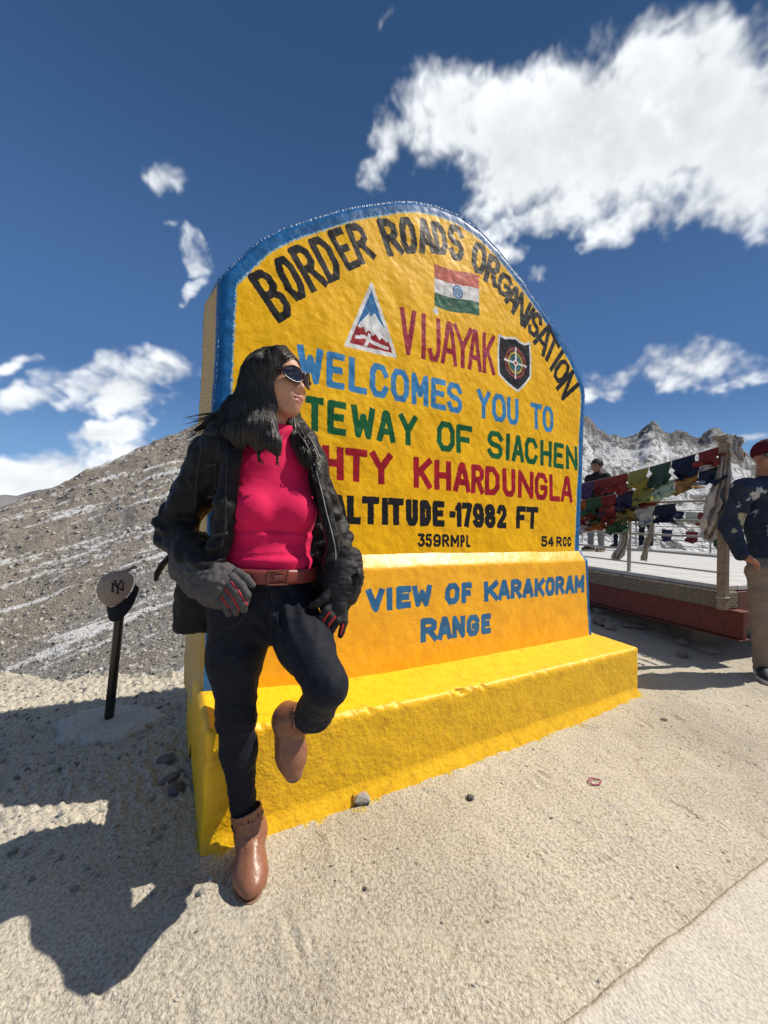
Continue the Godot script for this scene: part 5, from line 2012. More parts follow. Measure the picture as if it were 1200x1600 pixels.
func build_gloves(root: Node3D, off: Transform3D) -> void:
	var grey := cloth(0.075, 0.071, 0.072, 0.7, 300.0, 0.04)
	var dark := cloth(0.022, 0.021, 0.023, 0.6, 300.0, 0.04)
	var red := mat(0.42, 0.012, 0.016, 0.55)
	var wn := noise(211, 1.0, 3)
	# her right hand slides into the jeans pocket
	var cuff := pts([[296, 884, 1.19], [322, 900, 1.155], [346, 916, 1.12], [358, 922, 1.105]])
	var f := field_for(cuff, 0.075, 0.0055)
	f.chain(cuff, [0.058, 0.066, 0.063, 0.050], 0.02)
	f.cut(at_depth(362, 926, 1.10), (at_depth(372, 934, 1.09) - at_depth(340, 912, 1.13)).normalized())
	f.push(func(p: Vector3) -> float: return crease(p, wn, Vector3(22, 26, 22), Vector3(44, 50, 44), 0.0070), 0.02)
	var g := part(root, "glove", f.mesh(), grey, off)
	var fingers := [
		[[[362, 902, 1.085], [376, 914, 1.078], [386, 930, 1.078], [384, 942, 1.085]], [0.0135, 0.0125, 0.0115, 0.0100]],
		[[[356, 910, 1.080], [369, 926, 1.072], [380, 944, 1.076], [381, 953, 1.085]], [0.0140, 0.0130, 0.0118, 0.0100]],
		[[[348, 919, 1.082], [360, 936, 1.076], [368, 951, 1.080], [369, 958, 1.090]], [0.0138, 0.0128, 0.0112, 0.0095]],
		[[[341, 929, 1.088], [349, 942, 1.084], [356, 955, 1.088], [357, 960, 1.095]], [0.0125, 0.0115, 0.0100, 0.0085]],
		[[[370, 894, 1.100], [384, 903, 1.090], [394, 914, 1.092]], [0.0130, 0.0120, 0.0105]]]
	var hand := Field.new(at_depth(350, 920, 1.10) - Vector3(0.11, 0.10, 0.10), at_depth(365, 928, 1.08) + Vector3(0.09, 0.10, 0.08), 0.0034)
	hand.chain(pts([[338, 908, 1.125], [356, 914, 1.100]]), [0.038, 0.036], 0.01, Vector3(0.3, 0.4, 0.85).normalized(), 1.5)
	for q in fingers:
		hand.chain(pts(q[0]), q[1], 0.004)
	part(g, "hand", hand.mesh(), grey, Transform3D())
	for line in [[[361, 909], [374, 925], [386, 945]], [[352, 919], [365, 936], [374, 954]], [[344, 930], [353, 943], [362, 957]]]:
		var sp := []
		for q in line:
			sp.append(hand.hit(EYE, ray(q[0], q[1]), 0.9, 1.25) - ray(q[0], q[1]) * 0.0005)
		part(g, "red_piping", tube(sp, [0.0034], 6), red)
	# her left hand hangs, half curled, in front of the thigh
	cuff = pts([[542, 878, 1.250], [538, 900, 1.235], [533, 922, 1.215], [526, 940, 1.200]])
	f = field_for(cuff, 0.08, 0.0055)
	f.chain(cuff, [0.053, 0.058, 0.055, 0.043], 0.02)
	f.push(func(p: Vector3) -> float: return crease(p, wn, Vector3(16, 34, 16), Vector3(30, 70, 30), 0.0060), 0.02)
	var g2 := part(root, "glove", f.mesh(), dark, off)
	fingers = [
		[[[520, 920, 1.175], [508, 934, 1.160], [497, 943, 1.155], [487, 947, 1.158]], [0.0150, 0.0140, 0.0125, 0.0095]],
		[[[518, 942, 1.170], [510, 954, 1.150], [501, 966, 1.145], [497, 974, 1.155]], [0.0135, 0.0130, 0.0118, 0.0100]],
		[[[524, 950, 1.170], [517, 964, 1.148], [508, 977, 1.145], [506, 986, 1.155]], [0.0140, 0.0132, 0.0120, 0.0100]],
		[[[531, 954, 1.175], [527, 970, 1.155], [518, 984, 1.150], [514, 990, 1.158]], [0.0135, 0.0125, 0.0112, 0.0095]],
		[[[538, 956, 1.185], [538, 972, 1.168], [534, 986, 1.162], [532, 993, 1.168]], [0.0122, 0.0112, 0.0100, 0.0088]]]
	hand = Field.new(at_depth(520, 950, 1.17) - Vector3(0.10, 0.12, 0.09), at_depth(524, 950, 1.17) + Vector3(0.09, 0.10, 0.08), 0.0034)
	hand.chain(pts([[530, 926, 1.200], [526, 946, 1.175]]), [0.036, 0.034], 0.01, Vector3(-0.4, 0.3, 0.85).normalized(), 1.4)
	for q in fingers:
		hand.chain(pts(q[0]), q[1], 0.004)
	part(g2, "hand", hand.mesh(), dark)
	for line in [[[516, 956], [508, 966], [502, 977]], [[524, 962], [515, 974], [508, 987]], [[536, 974], [534, 982], [532, 991]]]:
		var sp := []
		for q in line:
			sp.append(hand.hit(EYE, ray(q[0], q[1]), 0.9, 1.3) - ray(q[0], q[1]) * 0.001)
		part(g2, "red_piping", tube(sp, [0.0046, 0.005, 0.0036], 6), red)

func boot_mesh(root: Node3D, off: Transform3D, heel: Vector3, toe: Vector3, ankle: Vector3, shaft_to: Vector3, up: Vector3) -> void:
	var tan_leather := mat(0.245, 0.100, 0.052, 0.44)
	tan_leather.clearcoat_enabled = true
	tan_leather.clearcoat = 0.1
	tan_leather.clearcoat_roughness = 0.25
	tri(tan_leather, 6.0, false)
	relief(tan_leather, shared("leather_relief", func() -> Texture2D: return grey_texture(noise(221, 0.05, 4), 256)), 0.05)
	tan_leather.albedo_texture = shared("leather_tone", func() -> Texture2D: return noise_texture(noise(222, 0.02, 4), 256, [[0.0, Color(0.75, 0.72, 0.7)], [0.5, Color(1, 1, 1)], [1.0, Color(1.2, 1.2, 1.2)]]))
	var sole_m := mat(0.20, 0.115, 0.07, 0.7)
	var dir := (toe - heel).normalized()
	var side := dir.cross(up).normalized()
	var len := heel.distance_to(toe)
	var f := field_for([heel - dir * 0.03, toe, ankle, shaft_to], 0.07, 0.0055)
	# upper: heel counter, instep, vamp, rounded toe
	f.cone(heel + dir * 0.020 + up * 0.045, 0.033, ankle, 0.041, 0.03)
	f.cone(heel + dir * 0.030 + up * 0.040, 0.034, heel + dir * 0.55 * len + up * 0.034, 0.036, 0.02)
	f.cone(ankle + dir * 0.008, 0.042, heel + dir * 0.60 * len + up * 0.045, 0.034, 0.03)
	f.cone(heel + dir * 0.55 * len + up * 0.032, 0.042, heel + dir * 0.72 * len + up * 0.027, 0.044, 0.03, up, 1.35)
	f.cone(heel + dir * 0.70 * len + up * 0.026, 0.043, toe - dir * 0.026 + up * 0.022, 0.026, 0.02, up, 1.3)
	f.cone(ankle, 0.042, shaft_to, 0.048, 0.02)
	f.cut(heel + up * 0.012, -up)
	var lip := (shaft_to - ankle).normalized()
	f.cut(shaft_to - lip * 0.006, (lip + dir * -0.25).normalized())
	f.cone(shaft_to - lip * 0.016, 0.041, shaft_to + lip * 0.05, 0.045, 0.003, Vector3.ZERO, 1.0, 1)
	var wn := noise(223, 1.0, 3)
	f.push(func(p: Vector3) -> float:
		var e := p.distance_squared_to(ankle + dir * 0.04)
		return 0.002 * exp(-e * 500.0) * sin((p - ankle).dot(up) * 330.0 + (p - ankle).dot(dir) * 160.0) + 0.0012 * wn.get_noise_3d(p.x * 22.0, p.y * 22.0, p.z * 22.0), 0.02)
	var b := part(root, "boot", f.mesh(), tan_leather, off)
	# sole and stacked heel
	f = field_for([heel - dir * 0.03, toe + dir * 0.01, heel + up * 0.02], 0.05, 0.0045)
	f.cone(heel + dir * 0.022 + up * 0.010, 0.034, heel + dir * 0.45 * len + up * 0.010, 0.032, 0.01)
	f.cone(heel + dir * 0.45 * len + up * 0.010, 0.033, heel + dir * 0.70 * len + up * 0.008, 0.046, 0.01)
	f.cone(heel + dir * 0.70 * len + up * 0.008, 0.046, toe - dir * 0.024 + up * 0.008, 0.029, 0.01)
	f.cut(heel + up * 0.016, up)
	f.cut(heel + up * 0.001, -up)
	part(b, "sole", f.mesh(), sole_m)
	var ring := []
	for k in 25:
		var a := TAU * k / 24.0
		var c := ankle.lerp(shaft_to, 0.72)
		ring.append(c + side * cos(a) * 0.0465 + (lip.cross(side)) * sin(a) * 0.0465)
	part(b, "strap", tube(ring, [0.0028], 6, false), tan_leather)
	var brass := mat(0.55, 0.42, 0.22, 0.25, 0.9)
	var bk := ankle.lerp(shaft_to, 0.72) - side * 0.046 + dir * 0.020
	var loop := []
	for k in 13:
		var a := TAU * k / 12.0
		loop.append(bk + dir * cos(a) * 0.010 + up * sin(a) * 0.013)
	part(b, "buckle", tube(loop, [0.0016], 6, false), brass)

func build_boots(root: Node3D, off: Transform3D, heel: Vector3, toe: Vector3, an_r: Vector3, an_l: Vector3, kn_l: Vector3) -> void:
	boot_mesh(root, off, heel, toe, heel + (toe - heel).normalized() * 0.035 + Vector3(0.004, 0.088, 0), an_r + Vector3(0, 0.045, 0), Vector3.UP)
	var h2 := at_depth(452, 1106, 1.335)
	var t2 := at_depth(460, 1221, 1.215)
	var dir := (t2 - h2).normalized()
	var up := (Vector3(0.12, 0.30, 0.95) - dir * dir.dot(Vector3(0.12, 0.30, 0.95))).normalized()
	boot_mesh(root, off, h2, t2, h2 + dir * 0.045 + up * 0.070, an_l.lerp(kn_l, 0.16), up)

# a head in its own axes: x to its left, y up, z out of the face; centre at half height
func head_field(cell: float, female: bool) -> Field:
	var f := Field.new(Vector3(-0.11, -0.20, -0.13), Vector3(0.11, 0.14, 0.13), cell)
	var o := Basis()
	f.egg(Vector3(0, 0.036, -0.014), o, Vector3(0.073, 0.078, 0.093), 0.01)
	f.egg(Vector3(0, -0.020, 0.022), o, Vector3(0.061, 0.078, 0.062), 0.03)
	for s in [-1.0, 1.0]:
		f.cone(Vector3(0.050 * s, -0.040, 0.000), 0.020, Vector3(0.018 * s, -0.084, 0.048), 0.019, 0.028)
		f.egg(Vector3(0.036 * s, -0.026, 0.050), o, Vector3(0.029, 0.028, 0.026), 0.028)
		f.egg(Vector3(0.077 * s, -0.004, -0.008), o, Vector3(0.010, 0.030, 0.018), 0.008)
	f.egg(Vector3(0, -0.087, 0.060), o, Vector3(0.020, 0.017, 0.017), 0.02)
	f.egg(Vector3(0, 0.030, 0.066), o, Vector3(0.050, 0.016, 0.018), 0.02)
	f.egg(Vector3(0, -0.056, 0.070), o, Vector3(0.030, 0.026, 0.018), 0.02)
	for s in [-1.0, 1.0]:
		f.egg(Vector3(0.031 * s, 0.008, 0.086), o, Vector3(0.019, 0.011, 0.012), 0.012, 1)
		f.egg(Vector3(0.031 * s, 0.008, 0.068), o, Vector3(0.012, 0.012, 0.012), 0.004)
	f.cone(Vector3(0, 0.016, 0.078), 0.0085, Vector3(0, -0.019, 0.095), 0.0110, 0.014)
	f.egg(Vector3(0, -0.023, 0.094), o, Vector3(0.0125, 0.0105, 0.0112), 0.008)
	for s in [-1.0, 1.0]:
		f.egg(Vector3(0.0125 * s, -0.027, 0.087), o, Vector3(0.0085, 0.008, 0.011), 0.006)
	f.egg(Vector3(0, -0.0525, 0.0835), o, Vector3(0.0215, 0.0055, 0.0085), 0.006)
	f.egg(Vector3(0, -0.0650, 0.0815), o, Vector3(0.0185, 0.0068, 0.0085), 0.006)
	f.cone(Vector3(-0.020, -0.0585, 0.083), 0.0016, Vector3(0, -0.0580, 0.096), 0.0016, 0.003, Vector3.ZERO, 1.0, 1)
	f.cone(Vector3(0.020, -0.0585, 0.083), 0.0016, Vector3(0, -0.0580, 0.096), 0.0016, 0.003, Vector3.ZERO, 1.0, 1)
	var r := 0.050 if female else 0.058
	f.cone(Vector3(0, -0.06, -0.022), r, Vector3(0, -0.22, -0.040), r * 1.06, 0.03)
	return f

func skin_material() -> StandardMaterial3D:
	var m := mat(1, 1, 1, 0.48)
	m.vertex_color_use_as_albedo = true
	m.subsurf_scatter_enabled = true
	m.subsurf_scatter_strength = 0.12
	tri(m, 9.0, false)
	m.albedo_texture = shared("skin_tone", func() -> Texture2D: return noise_texture(noise(231, 0.05, 4), 256, [[0.0, Color(0.86, 0.84, 0.83)], [0.5, Color(1, 1, 1)], [1.0, Color(1.08, 1.08, 1.08)]]))
	return m

func skin_paint(tone: Color, lips: Color) -> Callable:
	return func(p: Vector3, _n: Vector3) -> Color:
		var c := tone
		var l := absf(p.x) / 0.0225
		if p.z > 0.074 and l < 1.0 and absf(p.y + 0.0585) < 0.0125 * sqrt(1.0 - l * l):
			c = lips
		elif p.z > 0.06 and absf(p.y - 0.034) < 0.0035 and absf(p.x) > 0.012 and absf(p.x) < 0.05:
			c = Color(0.03, 0.02, 0.016)
		elif absf(p.x) < 0.02 and p.z > 0.088 and p.y > -0.04 and p.y < 0.0:
			c = tone.lerp(Color(0.50, 0.23, 0.15), 0.3)
		return c

func sunglasses(parent: Node, turn: Transform3D, lens_w: float, lens_h: float) -> void:
	var frame_m := mat(0.022, 0.007, 0.010, 0.30)
	var lens_m := mat(0.014, 0.008, 0.012, 0.06)
	lens_m.metallic_specular = 0.8
	var g := part(parent, "sunglasses", tube([Vector3(-0.012, 0.020, 0.100), Vector3(0, 0.024, 0.102), Vector3(0.012, 0.020, 0.100)], [0.0036], 8), frame_m, turn)
	for s in [-1.0, 1.0]:
		var rim := []
		var c := Vector3(0.035 * s, 0.010, 0.097)
		for k in 33:
			var a := TAU * k / 32.0
			var x := cos(a) * lens_w
			rim.append(c + Vector3(x, sin(a) * lens_h * (1.0 - 0.10 * cos(a) * s), -pow(absf(0.035 * s + x), 2.0) * 5.6 + 0.0065))
		part(g, "rim", tube(rim, [0.0029], 8, false), frame_m)
		var mid := Vector3.ZERO
		for k in 32:
			mid += rim[k] / 32.0
		var v := PackedVector3Array()
		for r in 8:
			for k in 33:
				var rho := 1.0 - r / 7.0
				v.append((rim[k] as Vector3).lerp(mid, r / 7.0) + Vector3(0, 0, 0.0045 * (1.0 - rho * rho)))
		part(g, "lens", mesh_of(v, grid_index(8, 33, true)), lens_m)
		part(g, "temple", tube([Vector3(0.066 * s, 0.018, 0.082), Vector3(0.073 * s, 0.020, 0.060), Vector3(0.078 * s, 0.018, 0.02), Vector3(0.080 * s, 0.010, -0.02)], [0.0060, 0.0058, 0.0042, 0.003], 8), frame_m)

func build_head(root: Node3D, off: Transform3D, neck: Vector3, torso: Field, coat: Field) -> void:
	var c := at_depth(434, 603, 1.262)
	var face := Vector3(0.90, 0.05, 0.43).normalized()
	var up := (Vector3(0.02, 1, 0.0) - face * face.y).normalized()
	var turn := Transform3D(Basis(up.cross(face).normalized(), up, face), c)
	var f := head_field(0.0030, true)
	var local := Transform3D(off.basis, off.origin) * turn
	part(root, "body", f.mesh(skin_paint(Color(0.45, 0.228, 0.140), Color(0.35, 0.125, 0.105))), skin_material(), local)
	sunglasses(root, local, 0.031, 0.0245)
	# fine chain with a pearl
	var chain := []
	for q in [[425, 678], [430, 686], [435, 691], [440, 684], [446, 672]]:
		chain.append(torso.hit(EYE, ray(q[0], q[1]), 0.9, 1.4) - ray(q[0], q[1]) * 0.001)
	var nk := part(root, "necklace", tube(chain, [0.0009], 5), mat(0.7, 0.6, 0.5, 0.3, 0.6), off)
	var pearl := SphereMesh.new()
	pearl.radius = 0.0042
	pearl.height = 0.0084
	part(nk, "pearl", pearl, mat(0.75, 0.62, 0.58, 0.25), Transform3D(Basis(), chain[2]))
	# ---- hair: a combed mass with locks laid over it
	var h := field_for([c + Vector3(-0.17, 0.10, -0.12), c + Vector3(0.19, -0.30, 0.16), at_depth(300, 668, 1.3)], 0.03, 0.0052)
	h.egg(turn * Vector3(0, 0.046, -0.022), turn.basis, Vector3(0.086, 0.083, 0.103), 0.01)
	h.egg(turn * Vector3(0, -0.02, -0.055), turn.basis, Vector3(0.078, 0.10, 0.060), 0.03)
	# keep the face free
	h.egg(turn * Vector3(0.014, -0.022, 0.112), turn.basis, Vector3(0.092, 0.112, 0.090), 0.012, 1)
	# near curtain from the parting past the cheek to the breast
	h.chain([turn * Vector3(-0.020, 0.108, 0.040), turn * Vector3(-0.060, 0.080, 0.046), turn * Vector3(-0.078, 0.03, 0.032), at_depth(419, 632, 1.195), at_depth(417, 668, 1.170), at_depth(426, 692, 1.152), at_depth(434, 708, 1.152)], [0.008, 0.012, 0.015, 0.018, 0.022, 0.016, 0.006], 0.03)
	h.chain([turn * Vector3(-0.083, 0.04, -0.01), at_depth(396, 640, 1.195), at_depth(396, 676, 1.160), at_depth(404, 700, 1.155)], [0.022, 0.027, 0.026, 0.010], 0.03)
	h.chain([turn * Vector3(-0.06, 0.03, -0.06), at_depth(378, 640, 1.225), at_depth(374, 676, 1.185), at_depth(376, 698, 1.168)], [0.030, 0.032, 0.030, 0.010], 0.03)
	h.chain([turn * Vector3(-0.02, 0.0, -0.085), at_depth(366, 640, 1.27), at_depth(354, 682, 1.21), at_depth(350, 706, 1.18)], [0.034, 0.032, 0.026, 0.008], 0.03)
	h.chain([at_depth(372, 635, 1.28), at_depth(334, 658, 1.25), at_depth(306, 672, 1.245)], [0.024, 0.015, 0.005], 0.02)
	# far side falls in front of the other shoulder
	h.chain([turn * Vector3(0.075, 0.0, -0.02), at_depth(455, 668, 1.31), at_depth(468, 690, 1.27), at_depth(480, 715, 1.235), at_depth(492, 742, 1.22)], [0.024, 0.024, 0.024, 0.020, 0.005], 0.025)
	var hn := noise(241, 1.0, 3)
	h.push(func(p: Vector3) -> float:
		var q: Vector3 = p - c
		return 0.0030 * hn.get_noise_3d(q.x * 45.0 + q.y * 8.0, q.y * 4.0, q.z * 45.0) + 0.0016 * hn.get_noise_3d(q.x * 150.0 + q.y * 22.0, q.y * 6.0, q.z * 150.0), 0.02)
	var hair_m := mat(0.011, 0.0095, 0.009, 0.68)
	hair_m.metallic_specular = 0.25
	var hair := part(root, "hair", h.mesh(), hair_m, off)
	var r := RandomNumberGenerator.new()
	r.seed = 99
	var v := PackedVector3Array()
	var idx := PackedInt32Array()
	var made := 0
	var tries := 0
	while made < 2300 and tries < 7000:
		tries += 1
		var px := r.randf_range(345, 500)
		var py := r.randf_range(545, 705)
		var d := ray(px, py)
		var p := h.hit(EYE, d, 0.95, 1.40)
		if p.distance_to(EYE + d * 1.40) < 0.02:
			continue
		var line := []
		var rad := []
		var thick := r.randf_range(0.0005, 0.0012)
		var n := r.randi_range(12, 34)
		var sway := r.randf_range(-0.10, 0.10)
		var lift := r.randf_range(0.0006, 0.0042)
		var loose := 0
		var last := Vector3.DOWN
		for k in n:
			if k > 0:
				var e0 := h.value(p)
				var g := Vector3(sway, -1, sway * 0.4)
				if p.y > c.y + 0.070:
					g = turn.basis * Vector3(-0.8, -0.5, -0.15)
				if e0 < 0.03:
					var nor := h.slope(p)
					g = (g - nor * g.dot(nor)).normalized()
				last = last.lerp(g, 0.5).normalized()
				p += last * 0.010
			var e := h.value(p)
			if e < 0.012:
				p = h.settle(p, lift)
			elif k > 1:
				loose += 1
			line.append(p)
			rad.append(thick * (1.0 - 0.8 * k / float(n)))
			if loose > 5 or (k > 8 and last.y > -0.45) or p.y < c.y - 0.222 + 0.055 * sin(made * 12.9):
				break
		if line.size() > 4:
			tube_into(v, idx, line, rad, 3, false)
			made += 1
	var sm := mat(0.022, 0.018, 0.016, 0.40)
	sm.metallic_specular = 0.6
	part(hair, "strands", mesh_of(v, idx), sm).set_meta("kind", "stuff")
	# wind-blown ends over the hood
	v = PackedVector3Array()
	idx = PackedInt32Array()
	for i in 46:
		var a := at_depth(r.randf_range(345, 385), r.randf_range(630, 665), r.randf_range(1.25, 1.31))
		var b := at_depth(r.randf_range(285, 335), r.randf_range(652, 690), r.randf_range(1.24, 1.29))
		var mid := a.lerp(b, 0.5) + Vector3(0, r.randf_range(0.0, 0.02), 0.01)
		var line := []
		for k in 9:
			var t := k / 8.0
			line.append(a.lerp(mid, t).lerp(mid.lerp(b, t), t))
		tube_into(v, idx, line, [0.0022, 0.0024, 0.0022, 0.002, 0.0017, 0.0014, 0.001, 0.0007, 0.0003], 4, false)
	for i in 40:
		var a := at_depth(r.randf_range(460, 478), r.randf_range(672, 700), r.randf_range(1.24, 1.28))
		var b := at_depth(r.randf_range(488, 512), r.randf_range(722, 760), r.randf_range(1.205, 1.235))
		var mid := a.lerp(b, 0.5) + Vector3(0.012, 0.01, 0.01)
		var line := []
		for k in 9:
			var t := k / 8.0
			line.append(a.lerp(mid, t).lerp(mid.lerp(b, t), t))
		tube_into(v, idx, line, [0.0022, 0.0022, 0.002, 0.0018, 0.0015, 0.0012, 0.001, 0.0006, 0.0003], 4, false)
	part(hair, "loose_strands", mesh_of(v, idx), sm).set_meta("kind", "stuff")

# ---------------------------------------------------------------- the other people
# j: joints in metres; look: colours; one mesh for the skin, clothes as its parts
func dressed(root: Node3D, j: Dictionary, look: Dictionary, cell: float) -> Dictionary:
	var off := Transform3D(Basis(), -root.position)
	var fwd: Vector3 = j.fwd
	var right := fwd.cross(Vector3.UP) * -1.0
	var k: float = j.size          # 1 for a man of 1.75 m
	var wn := noise(int(k * 1000.0) + 7, 1.0, 3)
	var fields := {}
	# trousers
	var f := field_for([j.hip_r, j.hip_l, j.kn_r, j.kn_l, j.an_r, j.an_l], 0.17 * k, cell)
	f.cone(j.hip_r, 0.098 * k, j.hip_l, 0.098 * k, 0.05)
	for s in ["_r", "_l"]:
		f.chain([j["hip" + s], (j["hip" + s] as Vector3).lerp(j["kn" + s], 0.5), j["kn" + s], (j["kn" + s] as Vector3).lerp(j["an" + s], 0.4), j["an" + s] - Vector3(0, 0.02, 0)], [0.088 * k, 0.078 * k, 0.062 * k, 0.060 * k, 0.052 * k], 0.03)
	f.push(func(p: Vector3) -> float: return crease(p, wn, Vector3(9, 14, 9), Vector3(20, 26, 20), 0.008), 0.04)
	part(root, "trousers", f.mesh(), look.trousers, off)
	# top
	f = field_for([j.neck + Vector3(0, 0.05, 0), j.sh_r, j.sh_l, j.el_r, j.el_l, j.wr_r, j.wr_l, j.hip_r, j.hip_l], 0.15 * k, cell)
	var mid: Vector3 = (j.hip_r + j.hip_l) * 0.5
	f.chain([j.neck - Vector3(0, 0.09, 0) * k, (j.neck as Vector3).lerp(mid, 0.45), mid + Vector3(0, 0.10 * k, 0), mid - Vector3(0, 0.04, 0)], [0.140 * k, 0.165 * k, 0.158 * k, 0.158 * k], 0.05, fwd, 1.35)
	f.cone(j.sh_r, 0.076 * k, j.sh_l, 0.076 * k, 0.05)
	f.cone(j.neck - Vector3(0, 0.05, 0), 0.072 * k, j.neck + Vector3(0, 0.02, 0), 0.064 * k, 0.02)
	for s in ["_r", "_l"]:
		f.chain([j["sh" + s], j["el" + s], j["wr" + s]], [0.074 * k, 0.062 * k, 0.046 * k], 0.03)
	f.cut(mid - Vector3(0, 0.10 * k, 0), Vector3.DOWN)
	f.push(func(p: Vector3) -> float: return crease(p, wn, Vector3(8, 11, 8), Vector3(20, 24, 20), 0.010), 0.04)
	fields.top = f
	part(root, "top", f.mesh(look.get("print")), look.top, off)
	# hands with fingers
	for s in ["_r", "_l"]:
		var w: Vector3 = j["wr" + s]
		var dir: Vector3 = j["hand" + s]
		var thumb_side: Vector3 = dir.cross(fwd).normalized() * (1.0 if s == "_r" else -1.0)
		var across := fwd
		var h := field_for([w, w + dir * 0.2], 0.07, maxf(cell * 0.5, 0.004))
		h.cone(w + dir * 0.015, 0.026 * k, w + dir * 0.04, 0.030 * k, 0.01)
		h.cone(w + dir * 0.04, 0.036 * k, w + dir * 0.085, 0.036 * k, 0.01, thumb_side, 1.7)
		for n in 4:
			var b: Vector3 = w + dir * 0.085 + across * (0.026 - 0.0175 * n) * k
			var l: float = [0.062, 0.070, 0.065, 0.052][n] * k
			h.chain([b, b + dir * l * 0.5, b + (dir + thumb_side * 0.5).normalized() * l], [0.0098, 0.0092, 0.008], 0.004)
		h.chain([w + dir * 0.035 + across * 0.028, w + dir * 0.065 + across * 0.048, w + dir * 0.095 + across * 0.052], [0.012, 0.011, 0.009], 0.006)
		part(root, "hand", h.mesh(func(_p, _n): return look.skin), skin_material(), off)
	# shoes
	for s in ["_r", "_l"]:
		var a: Vector3 = j["an" + s]
		var d: Vector3 = j["foot" + s]
		var g := Vector3(a.x, j.ground, a.z)
		var u := Vector3.UP
		var sh := field_for([g - d * 0.12, g + d * 0.24, g + u * 0.12], 0.05, maxf(cell * 0.6, 0.005))
		sh.cone(g - d * 0.05 + u * 0.050, 0.040, g + u * 0.095, 0.044, 0.03)
		sh.cone(g - d * 0.05 + u * 0.045, 0.040, g + d * 0.10 + u * 0.042, 0.045, 0.03)
		sh.cone(g + d * 0.09 + u * 0.040, 0.046, g + d * 0.17 + u * 0.034, 0.034, 0.03)
		sh.cut(g + u * 0.028, -u)
		var shoe := part(root, "shoe", sh.mesh(), look.shoe, off)
		sh = field_for([g - d * 0.12, g + d * 0.24, g + u * 0.05], 0.05, maxf(cell * 0.6, 0.005))
		sh.cone(g - d * 0.05 + u * 0.015, 0.044, g + d * 0.09 + u * 0.015, 0.049, 0.02)
		sh.cone(g + d * 0.09 + u * 0.015, 0.049, g + d * 0.17 + u * 0.015, 0.038, 0.02)
		sh.cut(g + u * 0.034, u)
		sh.cut(g + u * 0.002, -u)
		part(shoe, "sole", sh.mesh(), look.sole)
	# head
	var face: Vector3 = j.face
	var up := (Vector3.UP - face * face.y).normalized()
	var turn := Transform3D(Basis(up.cross(face).normalized(), up, face).scaled_local(Vector3.ONE * (1.04 * k)), j.head)
	var hf := head_field(maxf(cell * 0.45, 0.004), false)
	part(root, "body", hf.mesh(skin_paint(look.skin, look.skin * Color(0.8, 0.6, 0.6))), skin_material(), off * turn)
	fields.turn = turn
	fields.off = off
	return fields

func cap_of_hair(root: Node3D, turn: Transform3D, off: Transform3D, m: Material, called: String, thick: float, low: float, curl: float) -> void:
	var h := Field.new(Vector3(-0.13, -0.14, -0.15), Vector3(0.13, 0.17, 0.15), 0.006)
	h.egg(Vector3(0, 0.040, -0.016), Basis(), Vector3(0.076, 0.082, 0.096) + Vector3.ONE * thick, 0.01)
	h.cut(Vector3(0, low, 0.06), Vector3(0, -0.72, 0.55).normalized() if called == "hair" else Vector3(0, -1, 0.12).normalized(), 0.01)
	var n := noise(251, 1.0, 3)
	h.push(func(p: Vector3) -> float: return curl * n.get_noise_3d(p.x * 60.0, p.y * 60.0, p.z * 60.0), 0.03)
	part(root, called, h.mesh(), m, off * turn)

func standing(feet: Vector3, fwd: Vector3, height: float) -> Dictionary:
	var k := height / 1.75
	var r := fwd.cross(Vector3.UP) * -1.0
	var j := {"fwd": fwd, "size": k, "ground": feet.y, "face": fwd}
	# the figure's own right is on the -r side
	for s in [["_r", -1.0], ["_l", 1.0]]:
		j["hip" + s[0]] = feet + (Vector3(0, 0.90, 0) + r * 0.085 * s[1]) * k
		j["kn" + s[0]] = feet + (Vector3(0, 0.49, 0) + r * 0.10 * s[1] + fwd * 0.02) * k
		j["an" + s[0]] = feet + (Vector3(0, 0.08, 0) + r * 0.11 * s[1]) * k
		j["sh" + s[0]] = feet + (Vector3(0, 1.40, 0) + r * 0.175 * s[1]) * k
		j["el" + s[0]] = feet + (Vector3(0, 1.12, 0) + r * 0.24 * s[1] - fwd * 0.03) * k
		j["wr" + s[0]] = feet + (Vector3(0, 0.88, 0) + r * 0.24 * s[1] + fwd * 0.06) * k
		j["hand" + s[0]] = Vector3.DOWN
		j["foot" + s[0]] = (fwd + r * 0.2 * s[1]).normalized()
	j.neck = feet + Vector3(0, 1.47, 0) * k
	j.head = feet + (Vector3(0, 1.63, 0) + fwd * 0.03) * k
	return j

